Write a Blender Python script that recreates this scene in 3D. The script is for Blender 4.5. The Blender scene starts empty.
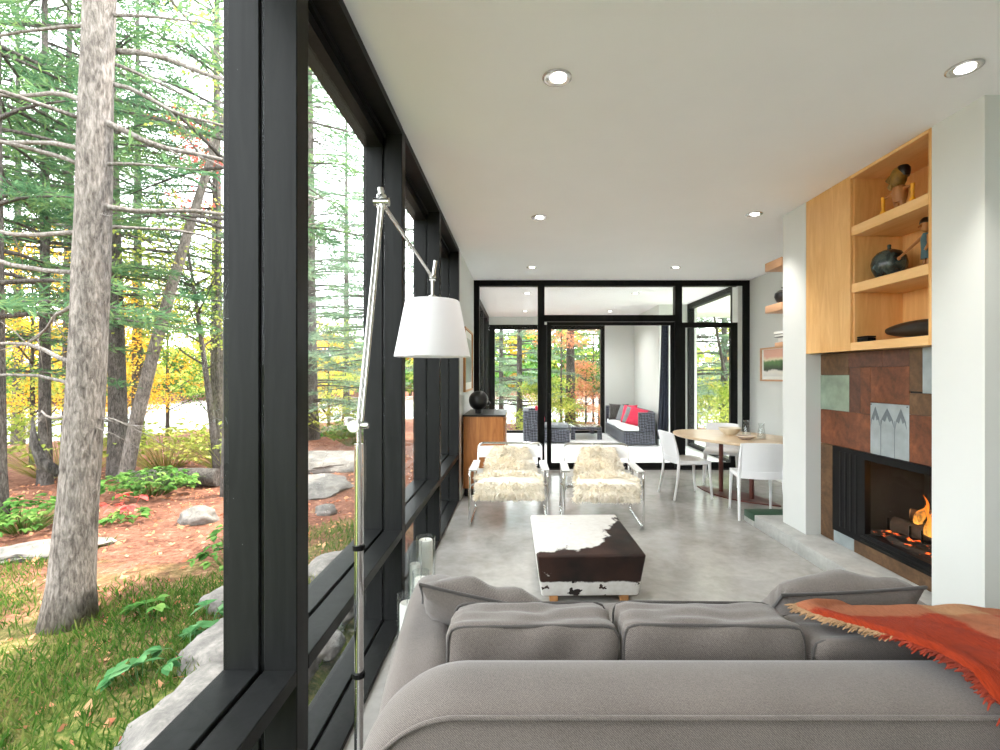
import bpy, bmesh, math, random
import numpy as np
from mathutils import Vector, Matrix, noise as mnoise

S = bpy.context.scene
COL = S.collection
PI = math.pi
random.seed(7)

# ------------------------------------------------------------------ camera, world, sun, exposure
cam_data = bpy.data.cameras.new('camera')
cam_data.sensor_width = 36.0
cam_data.lens = 17.28
cam_data.shift_x = -0.018
cam_data.clip_start = 0.02
cam_data.clip_end = 400
cam = bpy.data.objects.new('camera', cam_data)
cam.location = (0, 0, 1.5)
cam.rotation_euler = (PI / 2, 0, 0)
COL.objects.link(cam)
S.camera = cam

world = bpy.data.worlds.new('overcast_sky')
S.world = world
world.use_nodes = True
wn = world.node_tree.nodes
wl = world.node_tree.links
wn['Background'].inputs['Color'].default_value = (0.93, 0.965, 1.0, 1)
wn['Background'].inputs['Strength'].default_value = 7.4

sun_data = bpy.data.lights.new('sun', 'SUN')
sun_data.energy = 11.0
sun_data.color = (1.0, 0.93, 0.82)
sun_data.angle = math.radians(1.5)
sun = bpy.data.objects.new('sun', sun_data)
COL.objects.link(sun)
sun.rotation_euler = Vector((-1.0, -0.35, -1.75)).to_track_quat('-Z', 'Y').to_euler()

S.view_settings.view_transform = 'Standard'
S.view_settings.look = 'None'
S.view_settings.gamma = 1.0
S.view_settings.use_curve_mapping = False
S.view_settings.exposure = 0.34
S.cycles.use_denoising = True
S.cycles.max_bounces = 14
S.cycles.diffuse_bounces = 12
S.cycles.glossy_bounces = 4
S.cycles.transmission_bounces = 6
S.cycles.transparent_max_bounces = 24
S.cycles.caustics_reflective = False
S.cycles.caustics_refractive = False
S.cycles.sample_clamp_indirect = 6.0
DOWNLIGHT_W = 80.0
PORCH_LIGHT_W = 111.0

# ------------------------------------------------------------------ materials
def srgb(r, g, b):
    f = lambda c: (c / 12.92 if c <= 0.04045 else ((c + 0.055) / 1.055) ** 2.4)
    return (f(r / 255), f(g / 255), f(b / 255), 1)

class NT:
    def __init__(self, name):
        self.m = bpy.data.materials.new(name)
        self.m.use_nodes = True
        self.t = self.m.node_tree
        self.n = self.t.nodes
        self.l = self.t.links
        self.p = self.n['Principled BSDF']
        self.out = self.n['Material Output']
    def node(self, kind, **kw):
        nd = self.n.new(kind)
        for k, v in kw.items():
            if k in nd.inputs.keys() if hasattr(nd.inputs, 'keys') else False:
                nd.inputs[k].default_value = v
            else:
                setattr(nd, k, v)
        return nd
    def coords(self, scale=(1, 1, 1), which='Object', loc=(0, 0, 0)):
        tc = self.n.new('ShaderNodeTexCoord')
        mp = self.n.new('ShaderNodeMapping')
        mp.inputs['Scale'].default_value = scale
        mp.inputs['Location'].default_value = loc
        self.l.new(tc.outputs[which], mp.inputs['Vector'])
        return mp.outputs['Vector']
    def noise(self, vec, scale=5, detail=4, rough=0.55, dist=0.0):
        nd = self.n.new('ShaderNodeTexNoise')
        nd.inputs['Scale'].default_value = scale
        nd.inputs['Detail'].default_value = detail
        nd.inputs['Roughness'].default_value = rough
        nd.inputs['Distortion'].default_value = dist
        self.l.new(vec, nd.inputs['Vector'])
        return nd.outputs['Fac']
    def ramp(self, fac, stops):
        nd = self.n.new('ShaderNodeValToRGB')
        e = nd.color_ramp.elements
        while len(e) > 1:
            e.remove(e[-1])
        e[0].position = stops[0][0]
        e[0].color = stops[0][1]
        for pos, c in stops[1:]:
            x = e.new(pos)
            x.color = c
        self.l.new(fac, nd.inputs['Fac'])
        return nd.outputs['Color']
    def math(self, op, a, b=None, clamp=False):
        nd = self.n.new('ShaderNodeMath')
        nd.operation = op
        nd.use_clamp = clamp
        for i, v in enumerate((a, b)):
            if v is None:
                continue
            if isinstance(v, (int, float)):
                nd.inputs[i].default_value = v
            else:
                self.l.new(v, nd.inputs[i])
        return nd.outputs[0]
    def mix(self, fac, a, b):
        nd = self.n.new('ShaderNodeMix')
        nd.data_type = 'RGBA'
        for sock, v in ((nd.inputs[0], fac), (nd.inputs[6], a), (nd.inputs[7], b)):
            if isinstance(v, (int, float)):
                sock.default_value = v
            elif isinstance(v, tuple):
                sock.default_value = v
            else:
                self.l.new(v, sock)
        return nd.outputs[2]
    def xyz(self, vec):
        nd = self.n.new('ShaderNodeSeparateXYZ')
        self.l.new(vec, nd.inputs[0])
        return nd.outputs
    def base(self, c):
        if isinstance(c, tuple):
            self.p.inputs['Base Color'].default_value = c
        else:
            self.l.new(c, self.p.inputs['Base Color'])
    def bump(self, h, strength=0.3, dist=0.01):
        nd = self.n.new('ShaderNodeBump')
        nd.inputs['Strength'].default_value = strength
        nd.inputs['Distance'].default_value = dist
        self.l.new(h, nd.inputs['Height'])
        self.l.new(nd.outputs['Normal'], self.p.inputs['Normal'])
    def set(self, rough=0.5, metal=0.0, spec=0.5):
        self.p.inputs['Roughness'].default_value = rough
        self.p.inputs['Metallic'].default_value = metal
        self.p.inputs['Specular IOR Level'].default_value = spec
        return self

def grey(v, a=1):
    return (v, v, v, a)

def plain(name, c, rough=0.5, metal=0.0, spec=0.5, var=0.08, nscale=8.0, bump=0.0):
    t = NT(name).set(rough, metal, spec)
    v = t.coords()
    f = t.noise(v, nscale, 3)
    lo = tuple(x * (1 - var) for x in c[:3]) + (1,)
    hi = tuple(min(1, x * (1 + var)) for x in c[:3]) + (1,)
    t.base(t.ramp(f, [(0.3, lo), (0.7, hi)]))
    if bump:
        t.bump(t.noise(v, nscale * 12, 3), bump, 0.004)
    return t.m

def wood(name, a, b, axis=(1, 1, 12), rough=0.35, dist=1.2, scale=2.0, spec=0.5):
    t = NT(name).set(rough, 0.0, spec)
    v = t.coords(axis)
    w = t.noise(v, scale, 6, 0.6, dist)
    f2 = t.noise(t.coords(tuple(x * 4 for x in axis)), scale * 3, 3)
    c = t.ramp(w, [(0.3, a), (0.7, b)])
    dark = tuple(x * 0.86 for x in a[:3]) + (1,)
    t.base(t.mix(t.math('MULTIPLY', f2, 0.35), c, dark))
    t.bump(f2, 0.05, 0.002)
    return t.m

M = {}
M['white_wall'] = plain('white_wall_paint', (0.64, 0.655, 0.63, 1), 0.6, var=0.012, nscale=3)
M['white_ceiling'] = plain('white_ceiling_paint', (0.91, 0.92, 0.93, 1), 0.75, var=0.012, nscale=2)
M['black_frame'] = wood('black_stained_timber', (0.008, 0.0085, 0.0085, 1), (0.016, 0.0165, 0.0165, 1), (10, 10, 1), 0.45, spec=0.11)
M['black_metal'] = plain('black_metal', (0.005, 0.005, 0.0055, 1), 0.45, 0.0, 0.14)
M['groove'] = plain('black_gasket', (0.004, 0.004, 0.004, 1), 0.8)
M['chrome'] = plain('polished_chrome', (0.72, 0.72, 0.72, 1), 0.14, 1.0, var=0.03)
M['alu'] = plain('brushed_aluminium', (0.68, 0.67, 0.65, 1), 0.25, 1.0, var=0.04)
M['white_leather'] = plain('white_leather', (0.80, 0.80, 0.79, 1), 0.45, var=0.03, bump=0.08)
M['white_plastic'] = plain('white_plastic', (0.80, 0.80, 0.81, 1), 0.32, var=0.01)
M['plywood'] = wood('birch_plywood', srgb(212, 158, 92), srgb(233, 187, 124), (7, 7, 0.9), 0.38, 1.6)
M['plywood_edge'] = wood('birch_edge', srgb(222, 172, 108), srgb(238, 196, 138), (7, 0.9, 7), 0.4, 1.0)
M['shelf_wood'] = wood('fir_shelf', srgb(196, 148, 112), srgb(216, 170, 132), (6, 1, 6), 0.5)
M['teak'] = wood('teak_veneer', srgb(158, 92, 44), srgb(206, 140, 80), (9, 9, 0.8), 0.4, 1.0)
M['table_wood'] = wood('maple_top', srgb(214, 186, 152), srgb(230, 206, 176), (1, 6, 1), 0.3)
M['maroon_steel'] = plain('maroon_steel', srgb(92, 44, 36), 0.42, 0.2, var=0.1)
M['peg_wood'] = wood('beech_peg', srgb(190, 130, 78), srgb(214, 160, 104), (3, 3, 1))
M['black_ceramic'] = plain('black_ceramic', (0.006, 0.006, 0.007, 1), 0.3, var=0.3)
M['dark_wood'] = wood('dark_carved_wood', (0.010, 0.007, 0.006, 1), (0.03, 0.02, 0.016, 1), (2, 2, 2), 0.35)
M['carved_wood'] = wood('carved_wood', srgb(150, 96, 48), srgb(186, 128, 70), (4, 4, 1), 0.45)
M['yellow_paint'] = plain('ochre_paint', srgb(226, 160, 24), 0.45, var=0.15)
M['blue_cloth'] = plain('faded_blue_paint', srgb(62, 92, 98), 0.6, var=0.2)
M['mask_green'] = plain('mottled_gilt_paint', srgb(132, 98, 34), 0.5, var=0.45, nscale=22)
M['white_shade'] = None
M['green_slate'] = plain('green_slate', srgb(36, 66, 48), 0.5, var=0.25)
M['galv'] = plain('galvanised_plate', srgb(168, 178, 182), 0.42, 0.55, var=0.16, nscale=7)
M['galv_dark'] = plain('etched_grey', srgb(112, 122, 128), 0.5, 0.4, var=0.1)
M['pale_green_plate'] = plain('pale_green_plate', srgb(150, 166, 148), 0.4, 0.4, var=0.25, nscale=6)
M['wax'] = plain('candle_wax', (0.92, 0.90, 0.84, 1), 0.5, var=0.02)
M['wick'] = plain('wick', (0.02, 0.02, 0.02, 1), 0.9)
M['porch_floor'] = plain('pale_porch_paint', (0.86, 0.86, 0.87, 1), 0.35, var=0.03)
M['red_fabric'] = plain('crimson_fabric', srgb(214, 44, 78), 0.8, var=0.15, bump=0.2)
M['grey_fabric'] = plain('grey_pillow_fabric', srgb(122, 126, 130), 0.85, var=0.1, bump=0.15)
M['white_fabric'] = plain('white_pad_fabric', (0.78, 0.78, 0.79, 1), 0.85, var=0.04)
M['navy_curtain'] = plain('navy_curtain_cloth', srgb(34, 40, 56), 0.85, var=0.2)
M['mat_white'] = plain('white_mat_board', (0.82, 0.81, 0.77, 1), 0.6, var=0.01)
M['bowl_cream'] = plain('cream_ceramic', srgb(222, 212, 190), 0.4, var=0.05)
M['bowl_band'] = plain('speckled_ceramic', srgb(178, 160, 148), 0.4, var=0.3, nscale=30)
M['bark'] = None

def mk_concrete(name, lo, mid, hi, rlo, rhi, scale):
    t = NT(name).set(0.3, 0, 0.5)
    v = t.coords()
    a = t.noise(v, scale, 8, 0.62, 0.6)
    b = t.noise(v, scale * 7, 5, 0.6, 0.2)
    f = t.math('ADD', t.math('MULTIPLY', a, 0.7), t.math('MULTIPLY', b, 0.3))
    t.base(t.ramp(f, [(0.32, lo), (0.5, mid), (0.68, hi)]))
    r = t.math('ADD', t.math('MULTIPLY', a, rhi - rlo), rlo)
    t.l.new(r, t.p.inputs['Roughness'])
    t.bump(b, 0.04, 0.002)
    return t.m
M['floor'] = mk_concrete('polished_concrete', srgb(138, 135, 131), srgb(160, 157, 153), srgb(178, 175, 171), 0.08, 0.32, 2.0)
M['hearth'] = mk_concrete('cast_concrete', srgb(146, 146, 143), srgb(168, 168, 164), srgb(188, 188, 184), 0.4, 0.6, 3.0)

def mk_rust(name, lo, mid, hi):
    t = NT(name).set(0.48, 0.15, 0.5)
    v = t.coords()
    a = t.noise(v, 7, 8, 0.65, 0.5)
    b = t.noise(v, 40, 4)
    t.base(t.ramp(t.math('ADD', t.math('MULTIPLY', a, 0.75), t.math('MULTIPLY', b, 0.25)), [(0.34, lo), (0.5, mid), (0.64, hi)]))
    t.bump(b, 0.15, 0.002)
    return t.m
M['rust_a'] = mk_rust('weathered_steel_orange', srgb(74, 42, 26), srgb(108, 62, 38), srgb(134, 80, 50))
M['rust_b'] = mk_rust('weathered_steel_brown', srgb(66, 42, 32), srgb(92, 58, 44), srgb(112, 74, 54))
M['rust_c'] = mk_rust('weathered_steel_umber', srgb(72, 52, 34), srgb(96, 70, 46), srgb(118, 88, 60))

def mk_fabric(name, lo, hi, scale=120):
    t = NT(name).set(0.9, 0, 0.2)
    v = t.coords()
    a = t.noise(v, 5, 4)
    w1 = t.n.new('ShaderNodeTexWave')
    w1.wave_type = 'BANDS'
    w1.bands_direction = 'DIAGONAL'
    w1.inputs['Scale'].default_value = scale
    w1.inputs['Distortion'].default_value = 3.5
    w1.inputs['Detail'].default_value = 2
    w1.inputs['Detail Scale'].default_value = 2
    t.l.new(v, w1.inputs['Vector'])
    b = t.noise(v, 260, 2)
    f = t.math('ADD', t.math('ADD', t.math('MULTIPLY', w1.outputs['Fac'], 0.35), t.math('MULTIPLY', b, 0.4)), t.math('MULTIPLY', a, 0.25))
    t.base(t.ramp(f, [(0.25, lo), (0.75, hi)]))
    t.bump(f, 0.25, 0.002)
    t.p.inputs['Sheen Weight'].default_value = 0.25
    return t.m
M['sofa'] = mk_fabric('grey_herringbone_fabric', srgb(70, 64, 60), srgb(118, 110, 105))
M['sofa_pipe'] = mk_fabric('charcoal_welt_fabric', srgb(54, 51, 49), srgb(82, 78, 76))

def mk_cow():
    t = NT('cowhide').set(0.6, 0, 0.3)
    v = t.coords()
    x, y, z = t.xyz(v)[0:3]
    n1 = t.noise(v, 7, 6, 0.62, 0.4)
    n2 = t.noise(v, 22, 4, 0.6)
    nn = t.math('ADD', t.math('MULTIPLY', t.math('SUBTRACT', n1, 0.5), 3.2), t.math('MULTIPLY', t.math('SUBTRACT', n2, 0.5), 0.9))
    A1 = t.math('ADD', t.math('MULTIPLY', t.math('SUBTRACT', t.math('MULTIPLY', y, -1.0), 0.31), 9.0), t.math('MULTIPLY', x, 1.8))
    A2 = t.math('SUBTRACT', t.math('MULTIPLY', t.math('SUBTRACT', x, 0.19), 8.0), t.math('MULTIPLY', y, 3.0))
    A = t.math('ADD', t.math('MAXIMUM', A1, A2), t.math('MULTIPLY', nn, 0.8))
    B = t.math('ADD', t.math('MULTIPLY', t.math('SUBTRACT', z, 0.15), 18.0), t.math('MULTIPLY', nn, 0.25))
    m = t.math('MINIMUM', A, B)
    n3 = t.noise(t.coords(loc=(3.1, 1.7, 0.4)), 8, 4, 0.55)
    low = t.math('MULTIPLY', t.math('SUBTRACT', 0.20, z), 0.5, True)
    spots = t.math('MULTIPLY', t.math('SUBTRACT', t.math('ADD', n3, low), 0.665), 14.0)
    m = t.math('MAXIMUM', m, spots)
    m = t.math('MULTIPLY', m, 6.0, True)
    brown = t.ramp(t.noise(v, 4, 3), [(0.35, (0.008, 0.005, 0.0045, 1)), (0.65, (0.036, 0.015, 0.010, 1))])
    white = t.ramp(n2, [(0.3, (0.56, 0.535, 0.50, 1)), (0.7, (0.66, 0.645, 0.62, 1))])
    t.base(t.mix(m, white, brown))
    t.bump(t.noise(t.coords((1, 1, 1)), 180, 2), 0.15, 0.003)
    return t.m
M['cow'] = mk_cow()

def mk_throw():
    t = NT('plaid_wool').set(0.95, 0, 0.1)
    v = t.coords()
    x, y, z = t.xyz(v)[0:3]
    n = t.noise(v, 30, 5, 0.7)
    n2 = t.noise(t.coords((60, 8, 8)), 6, 4, 0.7)
    wob = t.math('MULTIPLY', t.math('SUBTRACT', n, 0.5), 0.05)
    xs = t.math('ADD', x, wob)
    def band(s, c, w):
        return t.math('MULTIPLY', t.math('SUBTRACT', w, t.math('ABSOLUTE', t.math('SUBTRACT', s, c))), 60.0, True)
    bx = t.math('MAXIMUM', band(xs, 1.26, 0.08), band(xs, 1.60, 0.06))
    by = t.math('MAXIMUM', band(t.math('ADD', y, wob), 1.44, 0.10), band(t.math('ADD', y, wob), 0.98, 0.01))
    f = t.math('MULTIPLY', t.math('ADD', bx, by), 0.5)
    org = t.ramp(n2, [(0.3, srgb(122, 34, 10)), (0.7, srgb(166, 56, 20))])
    crm = t.ramp(n2, [(0.3, srgb(160, 112, 78)), (0.7, srgb(186, 146, 110))])
    t.base(t.mix(t.math('MULTIPLY', f, 0.95, True), org, crm))
    t.bump(t.math('ADD', n, n2), 0.9, 0.006)
    t.p.inputs['Sheen Weight'].default_value = 0.05
    return t.m
M['throw'] = mk_throw()
M['fringe'] = plain('tan_wool_fringe', srgb(150, 118, 86), 0.95, var=0.2)
M['fringe_orange'] = plain('orange_wool_fringe', srgb(128, 40, 16), 0.95, var=0.25)
M['fleece'] = plain('sheep_fleece', (0.92, 0.87, 0.77, 1), 0.9, 0, 0.2, var=0.09, nscale=9)

def mk_glass(name, tint=(1, 1, 1, 1), refl=1.0):
    t = NT(name)
    tr = t.n.new('ShaderNodeBsdfTransparent')
    tr.inputs['Color'].default_value = tint
    gl = t.n.new('ShaderNodeBsdfGlossy')
    gl.inputs['Roughness'].default_value = 0.02
    lw = t.n.new('ShaderNodeLayerWeight')
    lw.inputs['Blend'].default_value = 0.5
    f = t.math('ADD', t.math('MULTIPLY', t.math('POWER', lw.outputs['Facing'], 4.0), 0.6), 0.03)
    mx = t.n.new('ShaderNodeMixShader')
    t.l.new(t.math('MULTIPLY', f, refl, True), mx.inputs[0])
    t.l.new(tr.outputs[0], mx.inputs[1])
    t.l.new(gl.outputs[0], mx.inputs[2])
    t.l.new(mx.outputs[0], t.out.inputs['Surface'])
    return t.m
M['glass'] = mk_glass('window_glass', (0.98, 0.99, 0.985, 1), 0.3)
M['clear_glass'] = mk_glass('clear_glassware', (0.95, 0.965, 0.965, 1), 1.5)

def mk_emit(name, c, s):
    t = NT(name)
    e = t.n.new('ShaderNodeEmission')
    e.inputs['Color'].default_value = c
    e.inputs['Strength'].default_value = s
    t.l.new(e.outputs[0], t.out.inputs['Surface'])
    return t.m
M['lamp_lens'] = mk_emit('lit_downlight_lens', (1.0, 0.97, 0.92, 1), 6.0)

def mk_flame():
    t = NT('flame')
    v = t.coords()
    z = t.xyz(v)[2]
    n = t.noise(t.coords((14, 14, 6)), 1.5, 4, 0.6, 0.8)
    h = t.math('ADD', t.math('MULTIPLY', z, 3.6), t.math('MULTIPLY', t.math('SUBTRACT', n, 0.5), 1.0))
    c = t.ramp(h, [(0.05, (1.0, 0.42, 0.07, 1)), (0.45, (1.0, 0.24, 0.025, 1)), (0.85, (0.75, 0.09, 0.008, 1))])
    e = t.n.new('ShaderNodeEmission')
    e.inputs['Strength'].default_value = 1.5
    t.l.new(c, e.inputs['Color'])
    tr = t.n.new('ShaderNodeBsdfTransparent')
    mx = t.n.new('ShaderNodeMixShader')
    t.l.new(t.math('MULTIPLY', t.math('SUBTRACT', n, 0.33), 3.0, True), mx.inputs[0])
    t.l.new(tr.outputs[0], mx.inputs[1])
    t.l.new(e.outputs[0], mx.inputs[2])
    t.l.new(mx.outputs[0], t.out.inputs['Surface'])
    return t.m
M['flame'] = mk_flame()
def mk_ember():
    t = NT('glowing_embers').set(0.9)
    v = t.coords()
    n = t.noise(v, 16, 4, 0.6)
    c = t.ramp(n, [(0.56, (0.0, 0, 0, 1)), (0.66, (1.0, 0.12, 0.01, 1)), (0.78, (1, 0.5, 0.1, 1))])
    t.base((0.02, 0.015, 0.012, 1))
    t.l.new(c, t.p.inputs['Emission Color'])
    t.p.inputs['Emission Strength'].default_value = 2.5
    return t.m
M['ember'] = mk_ember()
M['log'] = plain('firewood', srgb(64, 46, 34), 0.9, var=0.5, nscale=18, bump=0.5)
M['log_end'] = plain('firewood_end', srgb(168, 126, 86), 0.9, var=0.2, nscale=20)
M['soot'] = plain('sooty_firebrick', (0.022, 0.019, 0.018, 1), 0.9, var=0.4, nscale=4)

def mk_shade():
    t = NT('white_parchment_shade').set(0.7, 0, 0.2)
    t.base((0.84, 0.83, 0.84, 1))
    trl = t.n.new('ShaderNodeBsdfTranslucent')
    trl.inputs['Color'].default_value = (0.85, 0.84, 0.84, 1)
    mx = t.n.new('ShaderNodeMixShader')
    mx.inputs[0].default_value = 0.35
    t.l.new(t.p.outputs[0], mx.inputs[1])
    t.l.new(trl.outputs[0], mx.inputs[2])
    t.l.new(mx.outputs[0], t.out.inputs['Surface'])
    return t.m
M['white_shade'] = mk_shade()

def mk_bark(name, lo, mid, hi):
    t = NT(name).set(0.9, 0, 0.2)
    a = t.noise(t.coords((26, 26, 7)), 2.4, 6, 0.65, 0.4)
    b = t.noise(t.coords((8, 8, 3)), 1.6, 5)
    f = t.math('ADD', t.math('MULTIPLY', a, 0.72), t.math('MULTIPLY', b, 0.28))
    t.base(t.ramp(f, [(0.38, lo), (0.5, mid), (0.62, hi)]))
    t.bump(a, 0.9, 0.03)
    return t.m
M['bark'] = mk_bark('pale_pine_bark', srgb(72, 65, 61), srgb(112, 104, 98), srgb(146, 137, 131))
M['bark_dark'] = mk_bark('grey_spruce_bark', srgb(46, 42, 40), srgb(80, 74, 70), srgb(112, 106, 102))
M['branch'] = mk_bark('grey_dead_branch', srgb(92, 84, 78), srgb(124, 116, 110), srgb(150, 144, 140))

def mk_leaf(name, cols, scale=1.4):
    t = NT(name)
    geo = t.n.new('ShaderNodeNewGeometry')
    a = t.noise(geo.outputs['Position'], scale, 3)
    r = geo.outputs['Random Per Island']
    f = t.math('ADD', t.math('MULTIPLY', a, 0.75), t.math('MULTIPLY', r, 0.32))
    n = len(cols)
    c = t.ramp(f, [(0.28 + 0.5 * i / max(1, n - 1), x) for i, x in enumerate(cols)])
    d = t.n.new('ShaderNodeBsdfDiffuse')
    tl = t.n.new('ShaderNodeBsdfTranslucent')
    mx = t.n.new('ShaderNodeMixShader')
    mx.inputs[0].default_value = 0.4
    t.l.new(c, d.inputs['Color'])
    t.l.new(c, tl.inputs['Color'])
    t.l.new(d.outputs[0], mx.inputs[1])
    t.l.new(tl.outputs[0], mx.inputs[2])
    t.l.new(mx.outputs[0], t.out.inputs['Surface'])
    return t.m
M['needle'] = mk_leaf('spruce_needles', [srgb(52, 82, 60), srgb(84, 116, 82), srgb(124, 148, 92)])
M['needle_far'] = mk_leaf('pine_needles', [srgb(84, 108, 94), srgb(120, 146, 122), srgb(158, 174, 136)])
M['leaf_yellow'] = mk_leaf('yellow_maple_leaves', [srgb(226, 152, 52), srgb(236, 192, 70), srgb(212, 204, 104)])
M['leaf_lime'] = mk_leaf('lime_leaves', [srgb(118, 144, 66), srgb(164, 178, 86), srgb(206, 198, 112)])
M['leaf_orange'] = mk_leaf('orange_maple_leaves', [srgb(190, 112, 88), srgb(212, 150, 116), srgb(214, 178, 136)])
M['leaf_red'] = mk_leaf('red_maple_leaves', [srgb(190, 66, 68), srgb(212, 98, 92), srgb(216, 134, 116)])
M['leaf_green'] = mk_leaf('green_leaves', [srgb(58, 100, 48), srgb(92, 134, 66), srgb(142, 170, 92)])
M['leaf_hosta'] = mk_leaf('broad_green_leaves', [srgb(58, 108, 66), srgb(90, 138, 86), srgb(134, 170, 124)])
M['grass'] = mk_leaf('grass_blades', [srgb(40, 78, 28), srgb(72, 106, 40), srgb(140, 132, 78)], 1.0)
M['rock'] = mk_concrete('granite', srgb(70, 66, 63), srgb(104, 99, 94), srgb(138, 131, 124), 0.7, 0.95, 6)
M['water'] = plain('lake_water', (0.42, 0.45, 0.47, 1), 0.12, var=0.05)

def mk_ground():
    t = NT('forest_floor').set(0.95, 0, 0.1)
    v = t.coords()
    x, y, z = t.xyz(v)[0:3]
    n = t.noise(v, 1.3, 6, 0.6)
    n2 = t.noise(v, 22, 5, 0.7)
    n3 = t.noise(v, 5, 6, 0.65)
    # grass lies in a strip nearest the house, needles further out
    g = t.math('ADD', t.math('MULTIPLY', x, 0.26), t.math('MULTIPLY', y, -0.30))
    g = t.math('ADD', t.math('ADD', g, 2.05), t.math('MULTIPLY', t.math('SUBTRACT', n, 0.5), 3.0))
    g = t.math('MULTIPLY', g, 1.2, True)
    need = t.ramp(t.math('ADD', t.math('MULTIPLY', n2, 0.6), t.math('MULTIPLY', n3, 0.4)), [(0.34, srgb(58, 36, 28)), (0.47, srgb(104, 68, 54)), (0.58, srgb(132, 92, 76)), (0.7, srgb(168, 138, 118))])
    gr = t.ramp(n2, [(0.3, srgb(52, 68, 30)), (0.5, srgb(88, 102, 46)), (0.7, srgb(150, 134, 84))])
    t.base(t.mix(g, need, gr))
    t.bump(n2, 0.6, 0.03)
    return t.m
M['ground'] = mk_ground()

def mk_weave():
    t = NT('charcoal_wicker_weave').set(0.5)
    v = t.coords((1, 1, 1))
    ck = t.n.new('ShaderNodeTexChecker')
    ck.inputs['Scale'].default_value = 24
    ck.inputs['Color1'].default_value = (0.018, 0.019, 0.028, 1)
    ck.inputs['Color2'].default_value = (0.10, 0.105, 0.135, 1)
    mp = t.n.new('ShaderNodeMapping')
    mp.inputs['Rotation'].default_value = (0.3, 0.785, 0.3)
    t.l.new(v, mp.inputs['Vector'])
    t.l.new(mp.outputs[0], ck.inputs['Vector'])
    t.base(ck.outputs['Color'])
    t.bump(ck.outputs['Fac'], 0.4, 0.005)
    return t.m
M['weave'] = mk_weave()

def mk_print(name, stops):
    t = NT(name).set(0.5)
    v = t.coords()
    z = t.xyz(v)[2]
    n = t.noise(v, 9, 4)
    t.base(t.ramp(t.math('ADD', z, t.math('MULTIPLY', t.math('SUBTRACT', n, 0.5), 0.10)), stops))
    return t.m

# ------------------------------------------------------------------ geometry helpers
def new_bm():
    return bmesh.new()

def link(o, parent=None):
    COL.objects.link(o)
    if parent is not None:
        o.parent = parent
    return o

def build(name, bm, mat, parent=None, angle=35, origin=None, kind=None, smooth=True):
    """one mesh object; geometry in bm is in parent space (or world); origin moves the pivot of a parentless mesh"""
    bmesh.ops.recalc_face_normals(bm, faces=bm.faces)
    me = bpy.data.meshes.new(name)
    if origin is not None:
        bmesh.ops.translate(bm, verts=bm.verts, vec=-Vector(origin))
    bm.to_mesh(me)
    bm.free()
    if smooth:
        me.polygons.foreach_set('use_smooth', [True] * len(me.polygons))
        me.set_sharp_from_angle(angle=math.radians(angle))
    me.materials.append(M[mat] if isinstance(mat, str) else mat)
    o = bpy.data.objects.new(name, me)
    link(o, parent)
    if origin is not None:
        o.location = origin
    if kind:
        o['kind'] = kind
    return o

def thing(name, label, cat, loc=(0, 0, 0), rotz=0.0, group=None):
    o = bpy.data.objects.new(name, None)
    o.empty_display_size = 0.1
    COL.objects.link(o)
    o.location = loc
    o.rotation_euler = (0, 0, rotz)
    return tag(o, label, cat, group)

def tag(o, label, cat, group=None, kind=None):
    o['label'] = label
    o['category'] = cat
    if group:
        o['group'] = group
    if kind:
        o['kind'] = kind
    return o

def struct(name, bm, mat, **kw):
    o = build(name, bm, mat, kind='structure', **kw)
    return o

def dup(root, loc, rotz, label, group=None, name=None, scale=None):
    r = root.copy()
    if name:
        r.name = name
    COL.objects.link(r)
    r.location = loc
    r.rotation_euler = (0, 0, rotz)
    if scale:
        r.scale = scale
    r['label'] = label
    if group:
        r['group'] = group
    for ch in list(root.children):
        c = ch.copy()
        COL.objects.link(c)
        c.parent = r
        for g in ch.children:
            d = g.copy()
            COL.objects.link(d)
            d.parent = c
    return r

def box(bm, x0, x1, y0, y1, z0, z1, bev=0.0, seg=2, mtx=None):
    r = bmesh.ops.create_cube(bm, size=1.0)
    vs = r['verts']
    for v in vs:
        v.co = Vector(((x0 + x1) / 2 + v.co.x * (x1 - x0), (y0 + y1) / 2 + v.co.y * (y1 - y0), (z0 + z1) / 2 + v.co.z * (z1 - z0)))
    if bev:
        es = list({e for v in vs for e in v.link_edges})
        rr = bmesh.ops.bevel(bm, geom=es, offset=bev, segments=seg, profile=0.5, affect='EDGES', clamp_overlap=True)
        vs = list({v for f in rr['faces'] for v in f.verts} | {v for v in vs if v.is_valid})
    if mtx is not None:
        bmesh.ops.transform(bm, matrix=mtx, verts=vs)
    return vs

def fillet(pts, r, n=5, closed=False):
    pts = [Vector(p) for p in pts]
    out = []
    N = len(pts)
    for i, p in enumerate(pts):
        if not closed and i in (0, N - 1):
            out.append(p)
            continue
        a, b = pts[i - 1], pts[(i + 1) % N]
        da, db = (a - p), (b - p)
        k = min(r, da.length * 0.45, db.length * 0.45)
        s, e = p + da.normalized() * k, p + db.normalized() * k
        for j in range(n + 1):
            t = j / n
            out.append(s * (1 - t) ** 2 + p * 2 * t * (1 - t) + e * t * t)
    return out

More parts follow.
